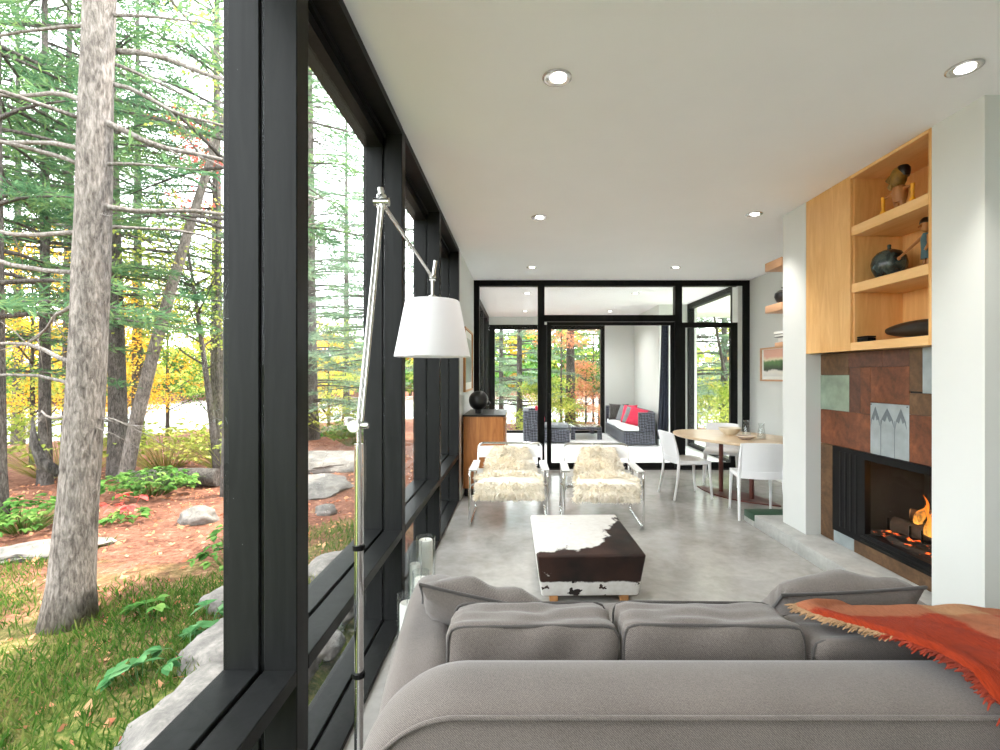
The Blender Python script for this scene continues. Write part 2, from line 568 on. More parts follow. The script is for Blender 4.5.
def tube(bm, pts, r, n=10, closed=False):
    pts = [Vector(p) for p in pts]
    N = len(pts)
    rad = [r] * N if isinstance(r, (int, float)) else list(r)
    rings = []
    up = None
    for i, p in enumerate(pts):
        a = pts[i - 1] if (i > 0 or closed) else p
        b = pts[(i + 1) % N] if (i < N - 1 or closed) else p
        t = (b - a).normalized()
        if up is None:
            up = Vector((0, 0, 1)) if abs(t.z) < 0.9 else Vector((1, 0, 0))
        u = (up - t * up.dot(t))
        if u.length < 1e-6:
            u = t.orthogonal()
        u.normalize()
        w = t.cross(u)
        up = u
        rings.append([bm.verts.new(p + (u * math.cos(2 * PI * k / n) + w * math.sin(2 * PI * k / n)) * rad[i]) for k in range(n)])
    for i in range(N if closed else N - 1):
        A, B = rings[i], rings[(i + 1) % N]
        for k in range(n):
            bm.faces.new((A[k], A[(k + 1) % n], B[(k + 1) % n], B[k]))
    if not closed:
        bm.faces.new(rings[0][::-1])
        bm.faces.new(rings[-1])

def lathe(bm, prof, c=(0, 0, 0), n=32, sx=1.0, sy=1.0, closed=False):
    c = Vector(c)
    rings = []
    for r, z in prof:
        if r < 1e-6:
            rings.append([bm.verts.new(c + Vector((0, 0, z)))])
        else:
            rings.append([bm.verts.new(c + Vector((r * sx * math.cos(2 * PI * k / n), r * sy * math.sin(2 * PI * k / n), z))) for k in range(n)])
    pairs = list(zip(rings, rings[1:])) + ([(rings[-1], rings[0])] if closed else [])
    for A, B in pairs:
        for k in range(n):
            k2 = (k + 1) % n
            if len(A) == 1 and len(B) == 1:
                continue
            if len(A) == 1:
                bm.faces.new((A[0], B[k2], B[k]))
            elif len(B) == 1:
                bm.faces.new((A[k], A[k2], B[0]))
            else:
                bm.faces.new((A[k], A[k2], B[k2], B[k]))
    if not closed:
        if len(rings[0]) > 2:
            bm.faces.new(rings[0][::-1])
        if len(rings[-1]) > 2:
            bm.faces.new(rings[-1])

def prism(bm, poly, z0, z1, mtx=None):
    a = [bm.verts.new((x, y, z0)) for x, y in poly]
    b = [bm.verts.new((x, y, z1)) for x, y in poly]
    n = len(poly)
    bm.faces.new(a[::-1])
    bm.faces.new(b)
    for i in range(n):
        bm.faces.new((a[i], a[(i + 1) % n], b[(i + 1) % n], b[i]))
    if mtx is not None:
        bmesh.ops.transform(bm, matrix=mtx, verts=a + b)

def sheet(bm, f, nu, nv, thick=0.0):
    """grid surface f(u,v) -> Vector, optionally thickened along its normals"""
    P = [[Vector(f(i / nu, j / nv)) for j in range(nv + 1)] for i in range(nu + 1)]
    def nrm(i, j):
        a = P[min(i + 1, nu)][j] - P[max(i - 1, 0)][j]
        b = P[i][min(j + 1, nv)] - P[i][max(j - 1, 0)]
        c = a.cross(b)
        return c.normalized() if c.length > 1e-9 else Vector((0, 0, 1))
    if not thick:
        V = [[bm.verts.new(p) for p in row] for row in P]
        for i in range(nu):
            for j in range(nv):
                bm.faces.new((V[i][j], V[i + 1][j], V[i + 1][j + 1], V[i][j + 1]))
        return P
    A = [[bm.verts.new(P[i][j] + nrm(i, j) * thick / 2) for j in range(nv + 1)] for i in range(nu + 1)]
    B = [[bm.verts.new(P[i][j] - nrm(i, j) * thick / 2) for j in range(nv + 1)] for i in range(nu + 1)]
    for i in range(nu):
        for j in range(nv):
            bm.faces.new((A[i][j], A[i + 1][j], A[i + 1][j + 1], A[i][j + 1]))
            bm.faces.new((B[i][j], B[i][j + 1], B[i + 1][j + 1], B[i + 1][j]))
    for i in range(nu):
        bm.faces.new((A[i][0], B[i][0], B[i + 1][0], A[i + 1][0]))
        bm.faces.new((A[i][nv], A[i + 1][nv], B[i + 1][nv], B[i][nv]))
    for j in range(nv):
        bm.faces.new((A[0][j], A[0][j + 1], B[0][j + 1], B[0][j]))
        bm.faces.new((A[nu][j], B[nu][j], B[nu][j + 1], A[nu][j + 1]))
    return P

def superbox(bm, c, s, k=6.0, n=12, wob=0.0, seed=0, mtx=None):
    """cushion-like block: a cube grid pulled to a super-ellipsoid of half sizes s"""
    N = n + 1
    D = {}
    def gv(q):
        key = tuple(q)
        if key not in D:
            D[key] = bm.verts.new(tuple(math.tan((e / N * 2 - 1) * 0.7853) for e in q))
        return D[key]
    for ax in range(3):
        for side in (0, N):
            for i in range(N):
                for j in range(N):
                    q = []
                    for (di, dj) in ((0, 0), (1, 0), (1, 1), (0, 1)):
                        ij = [i + di, j + dj]
                        ij.insert(ax, side)
                        q.append(gv(ij))
                    bm.faces.new(q)
    vs = list(D.values())
    for v in vs:
        p = v.co.copy()
        d = (abs(p.x) ** k + abs(p.y) ** k + abs(p.z) ** k) ** (1 / k)
        p /= d
        # even out towards rounded edges
        q = Vector((p.x * s[0], p.y * s[1], p.z * s[2]))
        if wob:
            q += p * wob * mnoise.noise(Vector((p.x * 2.1 + seed, p.y * 2.1, p.z * 2.1 + seed * 0.7)))
        v.co = Vector(c) + q
    if mtx is not None:
        bmesh.ops.transform(bm, matrix=mtx, verts=vs)
    return vs

def pillow_bm(w, h, t, n=14, seed=0, crease=0.010):
    """square pillow in the local XZ plane, thickness along Y, with pulled corners"""
    bm = bmesh.new()
    V = {}
    for side in (1, -1):
        for i in range(n + 1):
            for j in range(n + 1):
                u, v = 2 * i / n - 1, 2 * j / n - 1
                if side == -1 and (i in (0, n) or j in (0, n)):
                    V[(side, i, j)] = V[(1, i, j)]
                    continue
                f = max(0.0, (1 - abs(u) ** 3)) ** 0.55 * max(0.0, (1 - abs(v) ** 3)) ** 0.55
                pull = 1 - 0.07 * (1 - abs(v) ** 2 * 1.0) * abs(u) ** 2
                pull2 = 1 - 0.07 * (1 - abs(u) ** 2) * abs(v) ** 2
                wr = crease * mnoise.noise(Vector((u * 2.6 + seed, v * 2.6, seed * 1.3 + side)))
                V[(side, i, j)] = bm.verts.new((u * w / 2 * pull, side * (t / 2 * f + wr * (f > 0.2)), v * h / 2 * pull2))
    for side in (1, -1):
        for i in range(n):
            for j in range(n):
                q = (V[(side, i, j)], V[(side, i + 1, j)], V[(side, i + 1, j + 1)], V[(side, i, j + 1)])
                bm.faces.new(q if side == -1 else q[::-1])
    edge = [V[(1, i, 0)].co.copy() for i in range(n)] + [V[(1, n, j)].co.copy() for j in range(n)] + \
           [V[(1, n - i, n)].co.copy() for i in range(n)] + [V[(1, 0, n - j)].co.copy() for j in range(n)]
    return bm, edge

def cyl(bm, a, b, r, n=16):
    tube(bm, [a, b], r, n)

def blob(bm, c, s, sub=3, wob=0.15, seed=0, freq=1.6):
    r = bmesh.ops.create_icosphere(bm, subdivisions=sub, radius=1.0)
    for v in r['verts']:
        p = v.co.copy()
        k = 1 + wob * mnoise.noise(p * freq + Vector((seed * 3.7, seed * 1.9, seed)))
        k += wob * 0.4 * mnoise.noise(p * freq * 2.7 + Vector((seed, seed * 5.1, 2)))
        v.co = Vector(c) + Vector((p.x * s[0] * k, p.y * s[1] * k, p.z * s[2] * k))
    return r['verts']

def np_mesh(name, V, F, mat, parent=None, loc=None):
    """V (n,3), F (m,4) arrays -> mesh object"""
    me = bpy.data.meshes.new(name)
    V = np.asarray(V, dtype=np.float32)
    F = np.asarray(F, dtype=np.int32)
    k = F.shape[1]
    me.vertices.add(len(V))
    me.vertices.foreach_set('co', V.ravel())
    me.loops.add(F.size)
    me.loops.foreach_set('vertex_index', F.ravel())
    me.polygons.add(len(F))
    me.polygons.foreach_set('loop_start', np.arange(0, F.size, k, dtype=np.int32))
    me.update(calc_edges=True)
    me.validate()
    me.materials.append(M[mat])
    o = bpy.data.objects.new(name, me)
    link(o, parent)
    if loc is not None:
        o.location = loc
    return o

def diamonds(P, D, L, W, rng, flat=0.0):
    """leaf quads: at points P pointing along D, of lengths L and widths W"""
    n = len(P)
    D = D / (np.linalg.norm(D, axis=1, keepdims=True) + 1e-9)
    R = rng.normal(size=(n, 3))
    R[:, 2] = R[:, 2] * (1 - flat) 
    side = np.cross(D, np.cross(D, R) if flat == 0 else np.tile([[0, 0, 1.0]], (n, 1)) + R * 0.35)
    side = side / (np.linalg.norm(side, axis=1, keepdims=True) + 1e-9)
    L = np.asarray(L).reshape(-1, 1) * np.ones((n, 1))
    W = np.asarray(W).reshape(-1, 1) * np.ones((n, 1))
    V = np.stack([P, P + D * L * 0.5 + side * W * 0.5, P + D * L, P + D * L * 0.5 - side * W * 0.5], axis=1).reshape(-1, 3)
    F = np.arange(n * 4).reshape(-1, 4)
    return V, F

# ================================================================== THE SETTING
bm = new_bm(); box(bm, -0.70, 6.0, -3.0, 7.66, -0.30, 0.0); struct('floor', bm, 'floor')
bm = new_bm(); box(bm, -0.96, 6.2, -3.2, 12.6, 3.0, 3.25); struct('ceiling', bm, 'white_ceiling')
bm = new_bm(); box(bm, -0.95, 6.0, 7.66, 12.6, -0.30, -0.005); struct('floor_porch', bm, 'porch_floor')

# solid stretch of the left wall, right walls, fireplace mass
bm = new_bm(); box(bm, -0.94, -0.70, 5.74, 7.66, -0.3, 3.0); struct('wall_left', bm, 'white_wall')
bm = new_bm(); box(bm, 3.67, 3.90, 4.53, 7.60, -0.3, 3.0); struct('wall_right', bm, 'white_wall')
bm = new_bm()
box(bm, 2.50, 6.0, 2.57, 2.90, 0.0, 3.0)
struct('wall_pier', bm, 'white_wall')
bm = new_bm(); box(bm, 2.50, 3.67, 4.17, 4.53, 0.0, 3.0); struct('wall_column', bm, 'white_wall')
bm = new_bm(); box(bm, 3.30, 3.50, 2.90, 4.17, 0.0, 3.0); struct('wall_chimney', bm, 'white_wall')
bm = new_bm(); box(bm, 6.0, 6.2, -3.0, 2.57, -0.3, 3.0); struct('wall_kitchen', bm, 'white_wall')
bm = new_bm(); box(bm, -0.94, 6.2, -3.2, -3.0, -0.3, 3.0); struct('wall_rear', bm, 'white_wall')
# baseboard along the white stretch on the left
bm = new_bm(); box(bm, -0.70, -0.685, 5.76, 7.58, 0.0, 0.12, 0.004); struct('baseboard_left', bm, 'white_wall')

# hearth
bm = new_bm()
box(bm, 2.34, 3.29, 2.91, 4.75, 0.0, 0.115, 0.004)
struct('floor_hearth', bm, 'hearth')
bm = new_bm(); box(bm, 2.335, 3.66, 4.752, 4.96, 0.0, 0.05, 0.003); struct('floor_hearth_step', bm, 'hearth')
bm = new_bm(); box(bm, 2.335, 3.66, 4.754, 4.96, 0.05, 0.118, 0.004); struct('trim_hearth', bm, 'green_slate')

# ---- timber window wall on the left
def post(n, y, w=0.085):
    bm = new_bm()
    box(bm, -0.805, -0.70, y, y + w, -0.3, 3.0, 0.003, 1)
    box(bm, -0.822, -0.803, y + 0.012, y + w - 0.012, -0.3, 3.0)
    box(bm, -0.935, -0.820, y, y + w, -0.3, 3.0, 0.003, 1)
    struct('trim_%d' % n, bm, 'black_frame')
POSTS = [-2.62, -1.24, 0.14, 1.52, 2.90, 4.28, 5.66]
for i, y in enumerate(POSTS):
    post(i + 1, y)
for i in range(len(POSTS) - 1):
    y0, y1 = POSTS[i] + 0.085, POSTS[i + 1]
    bm = new_bm()
    # head
    box(bm, -0.805, -0.70, y0, y1, 2.955, 3.0)
    box(bm, -0.822, -0.80, y0, y1, 2.93, 3.0)
    box(bm, -0.935, -0.818, y0, y1, 2.88, 3.0)
    # middle rail
    box(bm, -0.805, -0.70, y0, y1, 0.515, 0.565, 0.003, 1)
    box(bm, -0.822, -0.80, y0, y1, 0.515, 0.552)
    box(bm, -0.935, -0.818, y0, y1, 0.505, 0.568, 0.003, 1)
    # sill
    box(bm, -0.805, -0.70, y0, y1, -0.3, 0.02, 0.003, 1)
    box(bm, -0.822, -0.80, y0, y1, -0.3, 0.006)
    box(bm, -0.935, -0.818, y0, y1, -0.3, 0.025, 0.003, 1)
    w = struct('window_%d' % (i + 1), bm, 'black_frame')
    for z0, z1 in ((0.55, 2.94), (0.0, 0.52)):
        bm = new_bm(); box(bm, -0.815, -0.809, y0 - 0.01, y1 + 0.01, z0, z1)
        build('window_glass', bm, 'glass', w, smooth=False)

# ---- glazed wall at the far end of the room
YA, YB = 7.60, 7.72
bm = new_bm()
box(bm, -0.70, -0.615, YA, YB, 0, 3.0)
box(bm, 3.56, 3.67, YA, YB, 0, 3.0)
box(bm, -0.615, 3.56, YA, YB, 2.912, 3.0)
box(bm, 0.315, 0.42, YA, YB, 0, 2.912)
box(bm, 2.49, 2.60, YA, YB, 0, 2.912)
box(bm, 0.42, 2.49, YA, YB, 2.35, 2.45)
w = struct('window_7', bm, 'black_frame')
for x0, x1, z0, z1 in ((-0.62, 0.32, 0.03, 2.92), (0.41, 2.50, 2.44, 2.92), (2.59, 3.57, 2.33, 2.92)):
    bm = new_bm(); box(bm, x0, x1, 7.655, 7.661, z0, z1); build('window_glass', bm, 'glass', w, smooth=False)
bm = new_bm(); box(bm, -0.615, 0.315, YA + .01, YB - .01, 0.0, 0.07); struct('trim_8', bm, 'black_frame')
# sliding door leaf
bm = new_bm()
box(bm, 0.46, 0.53, 7.63, 7.67, 0.02, 2.34)
box(bm, 2.43, 2.485, 7.63, 7.67, 0.02, 2.34)
box(bm, 0.53, 2.43, 7.63, 7.67, 0.02, 0.10)
box(bm, 0.53, 2.43, 7.63, 7.67, 2.29, 2.34)
box(bm, 0.42, 2.49, 7.60, 7.72, 0.0, 0.02)
d = struct('door_1', bm, 'black_frame')
bm = new_bm(); box(bm, 0.52, 2.44, 7.647, 7.653, 0.09, 2.30); build('door_glass', bm, 'glass', d, smooth=False)
bm = new_bm(); tube(bm, fillet([(0.495, 7.63, 0.95), (0.495, 7.585, 0.95), (0.495, 7.585, 1.2), (0.495, 7.63, 1.2)], 0.02), 0.008); build('door_handle', bm, 'black_metal', d)
# hinged leaf on the right
bm = new_bm()
box(bm, 2.60, 3.49, 7.625, 7.69, 2.256, 2.335)
box(bm, 2.60, 2.66, 7.625, 7.69, 0.02, 2.256)
box(bm, 3.38, 3.49, 7.625, 7.69, 0.02, 2.256)
box(bm, 2.66, 3.38, 7.625, 7.69, 0.02, 0.11)
box(bm, 2.60, 3.56, 7.60, 7.72, 0.0, 0.02)
d = struct('door_2', bm, 'black_frame')
bm = new_bm(); box(bm, 2.65, 3.39, 7.653, 7.66, 0.10, 2.27); build('door_glass', bm, 'glass', d, smooth=False)
bm = new_bm(); box(bm, 3.49, 3.56, 7.62, 7.70, 0.0, 2.912); struct('trim_9', bm, 'white_wall')

# ---- porch
PB = 12.40
bm = new_bm()
box(bm, -0.95, 3.7, PB, PB + 0.2, 2.80, 3.0)
box(bm, 2.24, 3.2, PB, PB + 0.2, -0.3, 2.80)
struct('wall_porch_back', bm, 'white_wall')
bm = new_bm(); box(bm, 3.0, 3.2, 10.2, PB, -0.3, 3.0); box(bm, 3.2, 3.8, 10.2, 10.4, -0.3, 3.0); struct('wall_porch_side', bm, 'white_wall')
bm = new_bm()
for x0, x1, z0, z1 in ((-0.75, -0.60, 0, 2.8), (2.14, 2.24, 0, 2.8), (-0.60, 2.14, 2.68, 2.8), (0.62, 0.78, 0, 2.68), (-0.6, 2.14, 0.0, 0.06)):
    box(bm, x0, x1, PB, PB + 0.12, z0, z1)
w = struct('window_8', bm, 'black_frame')
for x0, x1 in ((-0.61, 0.63), (0.77, 2.15)):
    bm = new_bm(); box(bm, x0, x1, PB + 0.05, PB + 0.056, 0.05, 2.69); build('window_glass', bm, 'glass', w, smooth=False)
bm = new_bm()
for y in (7.74, 9.0, 10.3, 11.6, 12.3):
    box(bm, -0.93, -0.75, y, y + 0.09, 0, 3.0)
for y0, y1 in ((7.83, 9.0), (9.09, 10.3), (10.39, 11.6), (11.69, 12.3)):
    box(bm, -0.93, -0.75, y0, y1, 2.88, 3.0)
    box(bm, -0.93, -0.75, y0, y1, 0.0, 0.05)
w = struct('window_9', bm, 'black_frame')
bm = new_bm(); box(bm, -0.86, -0.855, 7.78, 12.35, 0.03, 2.9); build('window_glass', bm, 'glass', w, smooth=False)
bm = new_bm()
box(bm, 3.60, 3.8, 7.72, 8.06, -0.3, 3.0)
struct('wall_porch_pier', bm, 'white_wall')
bm = new_bm()
for y0, y1, z0, z1 in ((8.06, 8.14, 0, 3.0), (10.12, 10.2, 0, 3.0), (8.14, 10.12, 2.90, 3.0), (8.14, 10.12, 0, 0.06)):
    box(bm, 3.60, 3.72, y0, y1, z0, z1)
w = struct('window_10', bm, 'black_frame')
bm = new_bm(); box(bm, 3.65, 3.655, 8.13, 10.13, 0.05, 2.91); build('window_glass', bm, 'glass', w, smooth=False)

# ---- recessed ceiling lights
def downlight(label, x, y, group, watts=DOWNLIGHT_W):
    t = thing('recessed_downlight', label, 'ceiling light', (x, y, 3.0), 0, group)
    bm = new_bm()
    lathe(bm, [(0.050, -0.001), (0.054, -0.006), (0.066, -0.008), (0.074, -0.004), (0.074, 0.0), (0.050, 0.0)], n=40, closed=True)
    build('trim_ring', bm, 'alu', t)
    bm = new_bm()
    tilt = Matrix.Translation((0.004, 0.0, -0.005)) @ Matrix.Rotation(0.10, 4, 'Y')
    lathe(bm, [(0.0, -0.006), (0.030, -0.005), (0.041, 0.0), (0.0, 0.001)], n=32)
    bmesh.ops.transform(bm, matrix=tilt, verts=bm.verts)
    build('lens', bm, 'lamp_lens', t)
    bm = new_bm(); lathe(bm, [(0.040, -0.002), (0.052, -0.004), (0.052, 0.0), (0.040, 0.0)], n=40, closed=True)
    build('reflector', bm, 'chrome', t)
    if watts:
        L = bpy.data.lights.new('downlight_beam', 'SPOT')
        L.energy = watts
        L.color = (1.0, 0.965, 0.92)
        L.spot_size = math.radians(80 if watts < 110 else 135)
        L.spot_blend = 1.0
        L.shadow_soft_size = 0.05
        lo = bpy.data.objects.new('downlight_beam', L)
        COL.objects.link(lo)
        lo.parent = t
        lo.location = (0, 0, -0.03)
G = 'recessed lights in the living room ceiling'
downlight('round recessed ceiling light nearest above the sofa, beside the window wall', 0.197, 2.42, G)
downlight('round recessed ceiling light nearest, high in front of the wooden shelf niche', 2.18, 2.345, G)
downlight('middle recessed ceiling light of the row on the window side', 0.20, 4.56, G)
downlight('recessed ceiling light above the white column beside the cabinet door', 2.20, 4.47, G)
downlight('small recessed ceiling light just before the glass wall, window side', 0.19, 6.67, G)
downlight('small recessed ceiling light just before the glass wall, towards the dining table', 2.19, 6.67, G)
G = 'added unseen fill lights behind the sofa'  # out-of-view copies of the downlight, added to brighten the room
for x in (0.20, 2.19, 4.2):
    for y in (0.25, -1.85):
        downlight('added unseen fill light in the rear half of the ceiling behind the sofa', x, y, G)
downlight('added unseen fill light in the ceiling around the corner behind the pier', 4.2, 1.9, G)  # one more out-of-view lamp, added as fill
G = 'recessed lights in the porch ceiling'
downlight('porch ceiling light seen through the narrow top pane, nearer one', 0.165, 8.8, G, PORCH_LIGHT_W)
downlight('porch ceiling light seen through the narrow top pane, farther one', 0.165, 11.25, G, PORCH_LIGHT_W)
downlight('porch ceiling light seen through the wide top pane, nearer one', 2.15, 8.8, G, PORCH_LIGHT_W)
downlight('porch ceiling light seen through the wide top pane, farther one', 2.15, 11.25, G, PORCH_LIGHT_W)

# ================================================================== FIREPLACE WALL
def ty(px):
    return 2.63 * 480 / (px - 518)
# steel plates, each on the chimney breast at X = 2.63
bm = new_bm()
box(bm, 2.64, 3.30, 2.901, 4.169, 0.916, 1.68)
box(bm, 2.64, 3.30, 3.995, 4.169, 0.116, 0.916)
box(bm, 2.64, 3.30, 2.901, 3.995, 0.116, 0.215)
struct('wall_fire', bm, 'soot')
PG = 'steel plates on the fireplace wall'
def plate(y0, y1, z0, z1, mat, label, dx=0.0):
    bm = new_bm()
    box(bm, 2.628 - dx, 2.6395, y0 + 0.001, y1 - 0.001, z0 + 0.001, z1 - 0.001, 0.0015, 1)
    o = build('wall_plate', bm, mat, origin=(2.64, (y0 + y1) / 2, z0))
    tag(o, label, 'wall panel', PG)
    return o
plate(3.82, 4.168, 1.50, 1.68, 'rust_c', 'umber steel plate under the cabinet door, above the pale green plate')
plate(3.81, 4.168, 1.207, 1.50, 'pale_green_plate', 'pale green square metal plate beside the white column', 0.002)
plate(3.46, 3.82, 1.56, 1.68, 'rust_b', 'dark brown strip plate high under the junction of door and shelves')
plate(3.225, 3.46, 1.56, 1.68, 'rust_b', 'brown steel plate directly above the large square rust plate')
plate(3.685, 3.81, 1.207, 1.56, 'rust_b', 'narrow brown upright plate touching the pale green square')
plate(3.577, 3.685, 1.207, 1.56, 'rust_a', 'narrow orange upright plate beside the large square rust plate')
plate(3.225, 3.577, 1.296, 1.56, 'rust_a', 'large square rust plate right above the grey peaked plate')
plate(3.118, 3.225, 1.39, 1.68, 'rust_c', 'upright umber plate beside the blue grey plate under the shelves')
plate(2.902, 3.118, 1.38, 1.68, 'galv', 'blue grey metal plate at the top corner by the near pier', 0.002)
plate(2.902, 3.225, 1.236, 1.38, 'rust_c', 'umber plate below the blue grey plate by the near pier')
plate(2.902, 3.225, 0.916, 1.236, 'rust_a', 'rust plate beside the grey peaked plate, above the firebox')
plate(3.577, 4.168, 0.916, 1.207, 'rust_a', 'wide rust plate above the firebox, below the pale green square')
plate(3.995, 4.168, 0.117, 0.916, 'rust_c', 'tall umber strip between the white column and the firebox')
plate(3.755, 3.994, 0.117, 0.218, 'galv', 'small grey plate below the firebox corner', 0.002)
plate(2.902, 3.755, 0.117, 0.218, 'rust_c', 'long low rust plate under the firebox')
# the grey plate with three peaks
pk = plate(3.225, 3.577, 0.917, 1.296, 'galv', 'grey metal plate etched with three pointed pickets above the firebox', 0.003)
def yz_prism(bm, poly, x0, x1):
    a = [bm.verts.new((x0, y, z)) for y, z in poly]
    b = [bm.verts.new((x1, y, z)) for y, z in poly]
    n = len(poly)
    bm.faces.new(a); bm.faces.new(b[::-1])
    for i in range(n):
        bm.faces.new((a[i], a[(i + 1) % n], b[(i + 1) % n], b[i]))
for k, (yc, w, top) in enumerate(((0.125, 0.088, 0.352), (0.012, 0.125, 0.346), (-0.11, 0.10, 0.350))):
    bm = new_bm()
    yz_prism(bm, [(yc - w / 2, 0.215), (yc - w * 0.33, 0.262), (yc - w * 0.16, 0.250), (yc, 0.292), (yc + w * 0.16, 0.248), (yc + w * 0.36, 0.262), (yc + w / 2, 0.205), (yc + w * 0.42, 0.265), (yc, top), (yc - w * 0.42, 0.265)], -0.0165, -0.0145)
    build('etched_peak', bm, 'galv_dark', pk)
for yl in (0.072, -0.055):
    bm = new_bm(); box(bm, -0.0163, -0.0145, yl - 0.0015, yl + 0.0015, 0.004, 0.26); build('etched_line', bm, 'galv_dark', pk)
for yl, zl in ((0.165, 0.366), (-0.165, 0.366)):
    bm = new_bm(); box(bm, -0.018, -0.0145, yl - 0.004, yl + 0.004, zl - 0.004, zl + 0.004, 0.0015); build('rivet', bm, 'black_metal', pk)

# firebox
fp = thing('fireplace_insert', 'black steel firebox with glass front and burning logs inside', 'fireplace', (2.63, 3.45, 0.22))
fx, fy, fz = 2.63, 3.45, 0.22
bm = new_bm()
def fb(x0, x1, y0, y1, z0, z1, bev=0.0):
    box(bm, x0 - fx, x1 - fx, y0 - fy, y1 - fy, z0 - fz, z1 - fz, bev)
fb(2.615, 2.66, 3.62, 3.993, 0.22, 0.914)
fb(2.615, 2.66, 2.905, 3.62, 0.86, 0.914)
fb(2.615, 2.66, 2.905, 3.62, 0.22, 0.30)
fb(2.615, 2.66, 2.905, 2.95, 0.30, 0.86)
build('frame', bm, 'black_metal', fp)
for k in range(4):
    bm = new_bm(); fb(2.6125, 2.616, 3.70 + k * 0.06, 3.725 + k * 0.06, 0.27, 0.88, 0.003); build('louver', bm, 'black_metal', fp)
for k in range(2):
    bm = new_bm(); fb(2.609, 2.616, 2.92, 3.66, 0.238 + k * 0.03, 0.252 + k * 0.03, 0.003); build('louver', bm, 'black_metal', fp)
bm = new_bm()
fb(3.18, 3.22, 2.91, 3.80, 0.24, 0.90)
fb(2.66, 3.18, 3.76, 3.80, 0.24, 0.90)
fb(2.66, 3.18, 2.91, 2.95, 0.24, 0.90)
fb(2.66, 3.18, 2.95, 3.76, 0.24, 0.29)
fb(2.66, 3.18, 2.95, 3.76, 0.86, 0.90)
build('firebox_lining', bm, 'soot', fp)
bm = new_bm(); fb(2.632, 2.637, 2.94, 3.63, 0.29, 0.87); build('glass_front', bm, 'glass', fp, smooth=False)
bm = new_bm()
for k in range(6):
    tube(bm, fillet([(2.76 - fx, 3.08 + k * 0.10 - fy, 0.44 - fz), (2.76 - fx, 3.08 + k * 0.10 - fy, 0.345 - fz), (3.10 - fx, 3.08 + k * 0.10 - fy, 0.345 - fz)], 0.03), 0.008, 6)
tube(bm, [(2.84 - fx, 3.02 - fy, 0.34 - fz), (2.84 - fx, 3.62 - fy, 0.34 - fz)], 0.009, 6)
build('grate', bm, 'black_metal', fp)
bm = new_bm(); sheet(bm, lambda u, v: Vector((2.68 + 0.46 * u - fx, 2.98 + 0.70 * v - fy, 0.305 + 0.03 * mnoise.noise(Vector((u * 5, v * 7, 0))) - fz)), 16, 22)
build('ember_bed', bm, 'ember', fp)
LG = 'logs burning in the fireplace'
def firelog(a, b, r, label, seed):
    a, b = Vector(a), Vector(b)
    c = (a + b) / 2
    t = thing('fire_log', label, 'log', tuple(c), 0, LG)
    pts = [(a.lerp(b, i / 8) - c) + Vector((0, 0, 0.006 * math.sin(i * 1.7 + seed))) for i in range(9)]
    bm = new_bm(); tube(bm, pts, [r * (1 + 0.08 * math.sin(i * 2.3 + seed)) for i in range(9)], 12); build('bark', bm, 'log', t)
    d = (b - a).normalized()
    for e, s in ((a, -1), (b, 1)):
        bm = new_bm(); tube(bm, [(e - c) - d * s * 0.004, (e - c) + d * s * 0.003], r * 0.93, 12); build('cut_end', bm, 'log_end', t)
firelog((2.76, 3.52, 0.40), (2.95, 3.10, 0.41), 0.055, 'pale-ended split log nearest the glass, lying towards the flames', 1)
firelog((2.98, 3.56, 0.41), (3.05, 3.06, 0.41), 0.06, 'thick charred log at the back of the fire', 2)
firelog((2.80, 3.42, 0.505), (3.06, 3.14, 0.53), 0.045, 'log resting across the top of the fire', 3)
firelog((2.72, 3.05, 0.375), (2.88, 2.98, 0.50), 0.04, 'short log leaning up at the pier end of the fire', 4)
FG = 'flames above the burning logs'
def flame(x, y, z, h, r, label, seed):
    bm = new_bm()
    n = 10
    pts, rad = [], []
    for i in range(n + 1):
        u = i / n
        pts.append((0.02 * math.sin(u * 5 + seed), 0.022 * math.sin(u * 5 + seed * 2), u * h))
        rad.append(max(0.0015, r * (0.55 + 0.45 * math.sin(PI * min(1, u * 1.6 + 0.1))) * (1 - u) ** 0.8 * (1 + 0.15 * math.sin(u * 9 + seed))))
    tube(bm, pts, rad, 14)
    o = build('flame', bm, 'flame', angle=180)
    o.location = (x, y, z)
    tag(o, label, 'flame', FG)
flame(2.86, 3.27, 0.46, 0.34, 0.058, 'tall orange flame in the middle of the fire', 1)
flame(2.93, 3.19, 0.46, 0.30, 0.060, 'orange flame behind and beside the tallest one', 2.4)
flame(2.83, 3.355, 0.46, 0.20, 0.042, 'low flame on the column side of the fire', 4)
flame(2.77, 3.24, 0.42, 0.20, 0.042, 'low flame licking the log nearest the glass', 5.2)
fl = bpy.data.lights.new('fire_glow', 'POINT'); fl.energy = 3; fl.color = (1, 0.42, 0.1); fl.shadow_soft_size = 0.08
flo = bpy.data.objects.new('fire_glow', fl); COL.objects.link(flo); flo.location = (2.84, 3.24, 0.66)

# ---- plywood cabinet: door + open shelves
cb = thing('display_cabinet', 'birch plywood wall cabinet with closed door and three open niches', 'cabinet', (2.5, 3.53, 1.68))
ox, oy, oz = 2.5, 3.53, 1.68
def cbx(name, x0, x1, y0, y1, z0, z1, mat, bev=0.0015):
    bm = new_bm(); box(bm, x0 - ox, x1 - ox, y0 - oy, y1 - oy, z0 - oz, z1 - oz, bev, 1)
    return build(name, bm, mat, cb)
dr = cbx('door', 2.500, 2.522, 3.612, 4.166, 1.682, 2.998, 'plywood')
cbx('carcass_side', 2.523, 2.90, 4.14, 4.166, 1.69, 2.998, 'plywood')
cbx('partition', 2.523, 2.90, 3.60, 3.63, 1.69, 2.975, 'plywood')
cbx('carcass_side', 2.50, 2.90, 2.903, 2.925, 1.682, 2.998, 'plywood')
cbx('back_panel', 2.885, 2.905, 2.926, 4.139, 1.69, 2.975, 'plywood')
cbx('top_panel', 2.50, 2.905, 2.926, 3.609, 2.976, 2.998, 'plywood_edge')
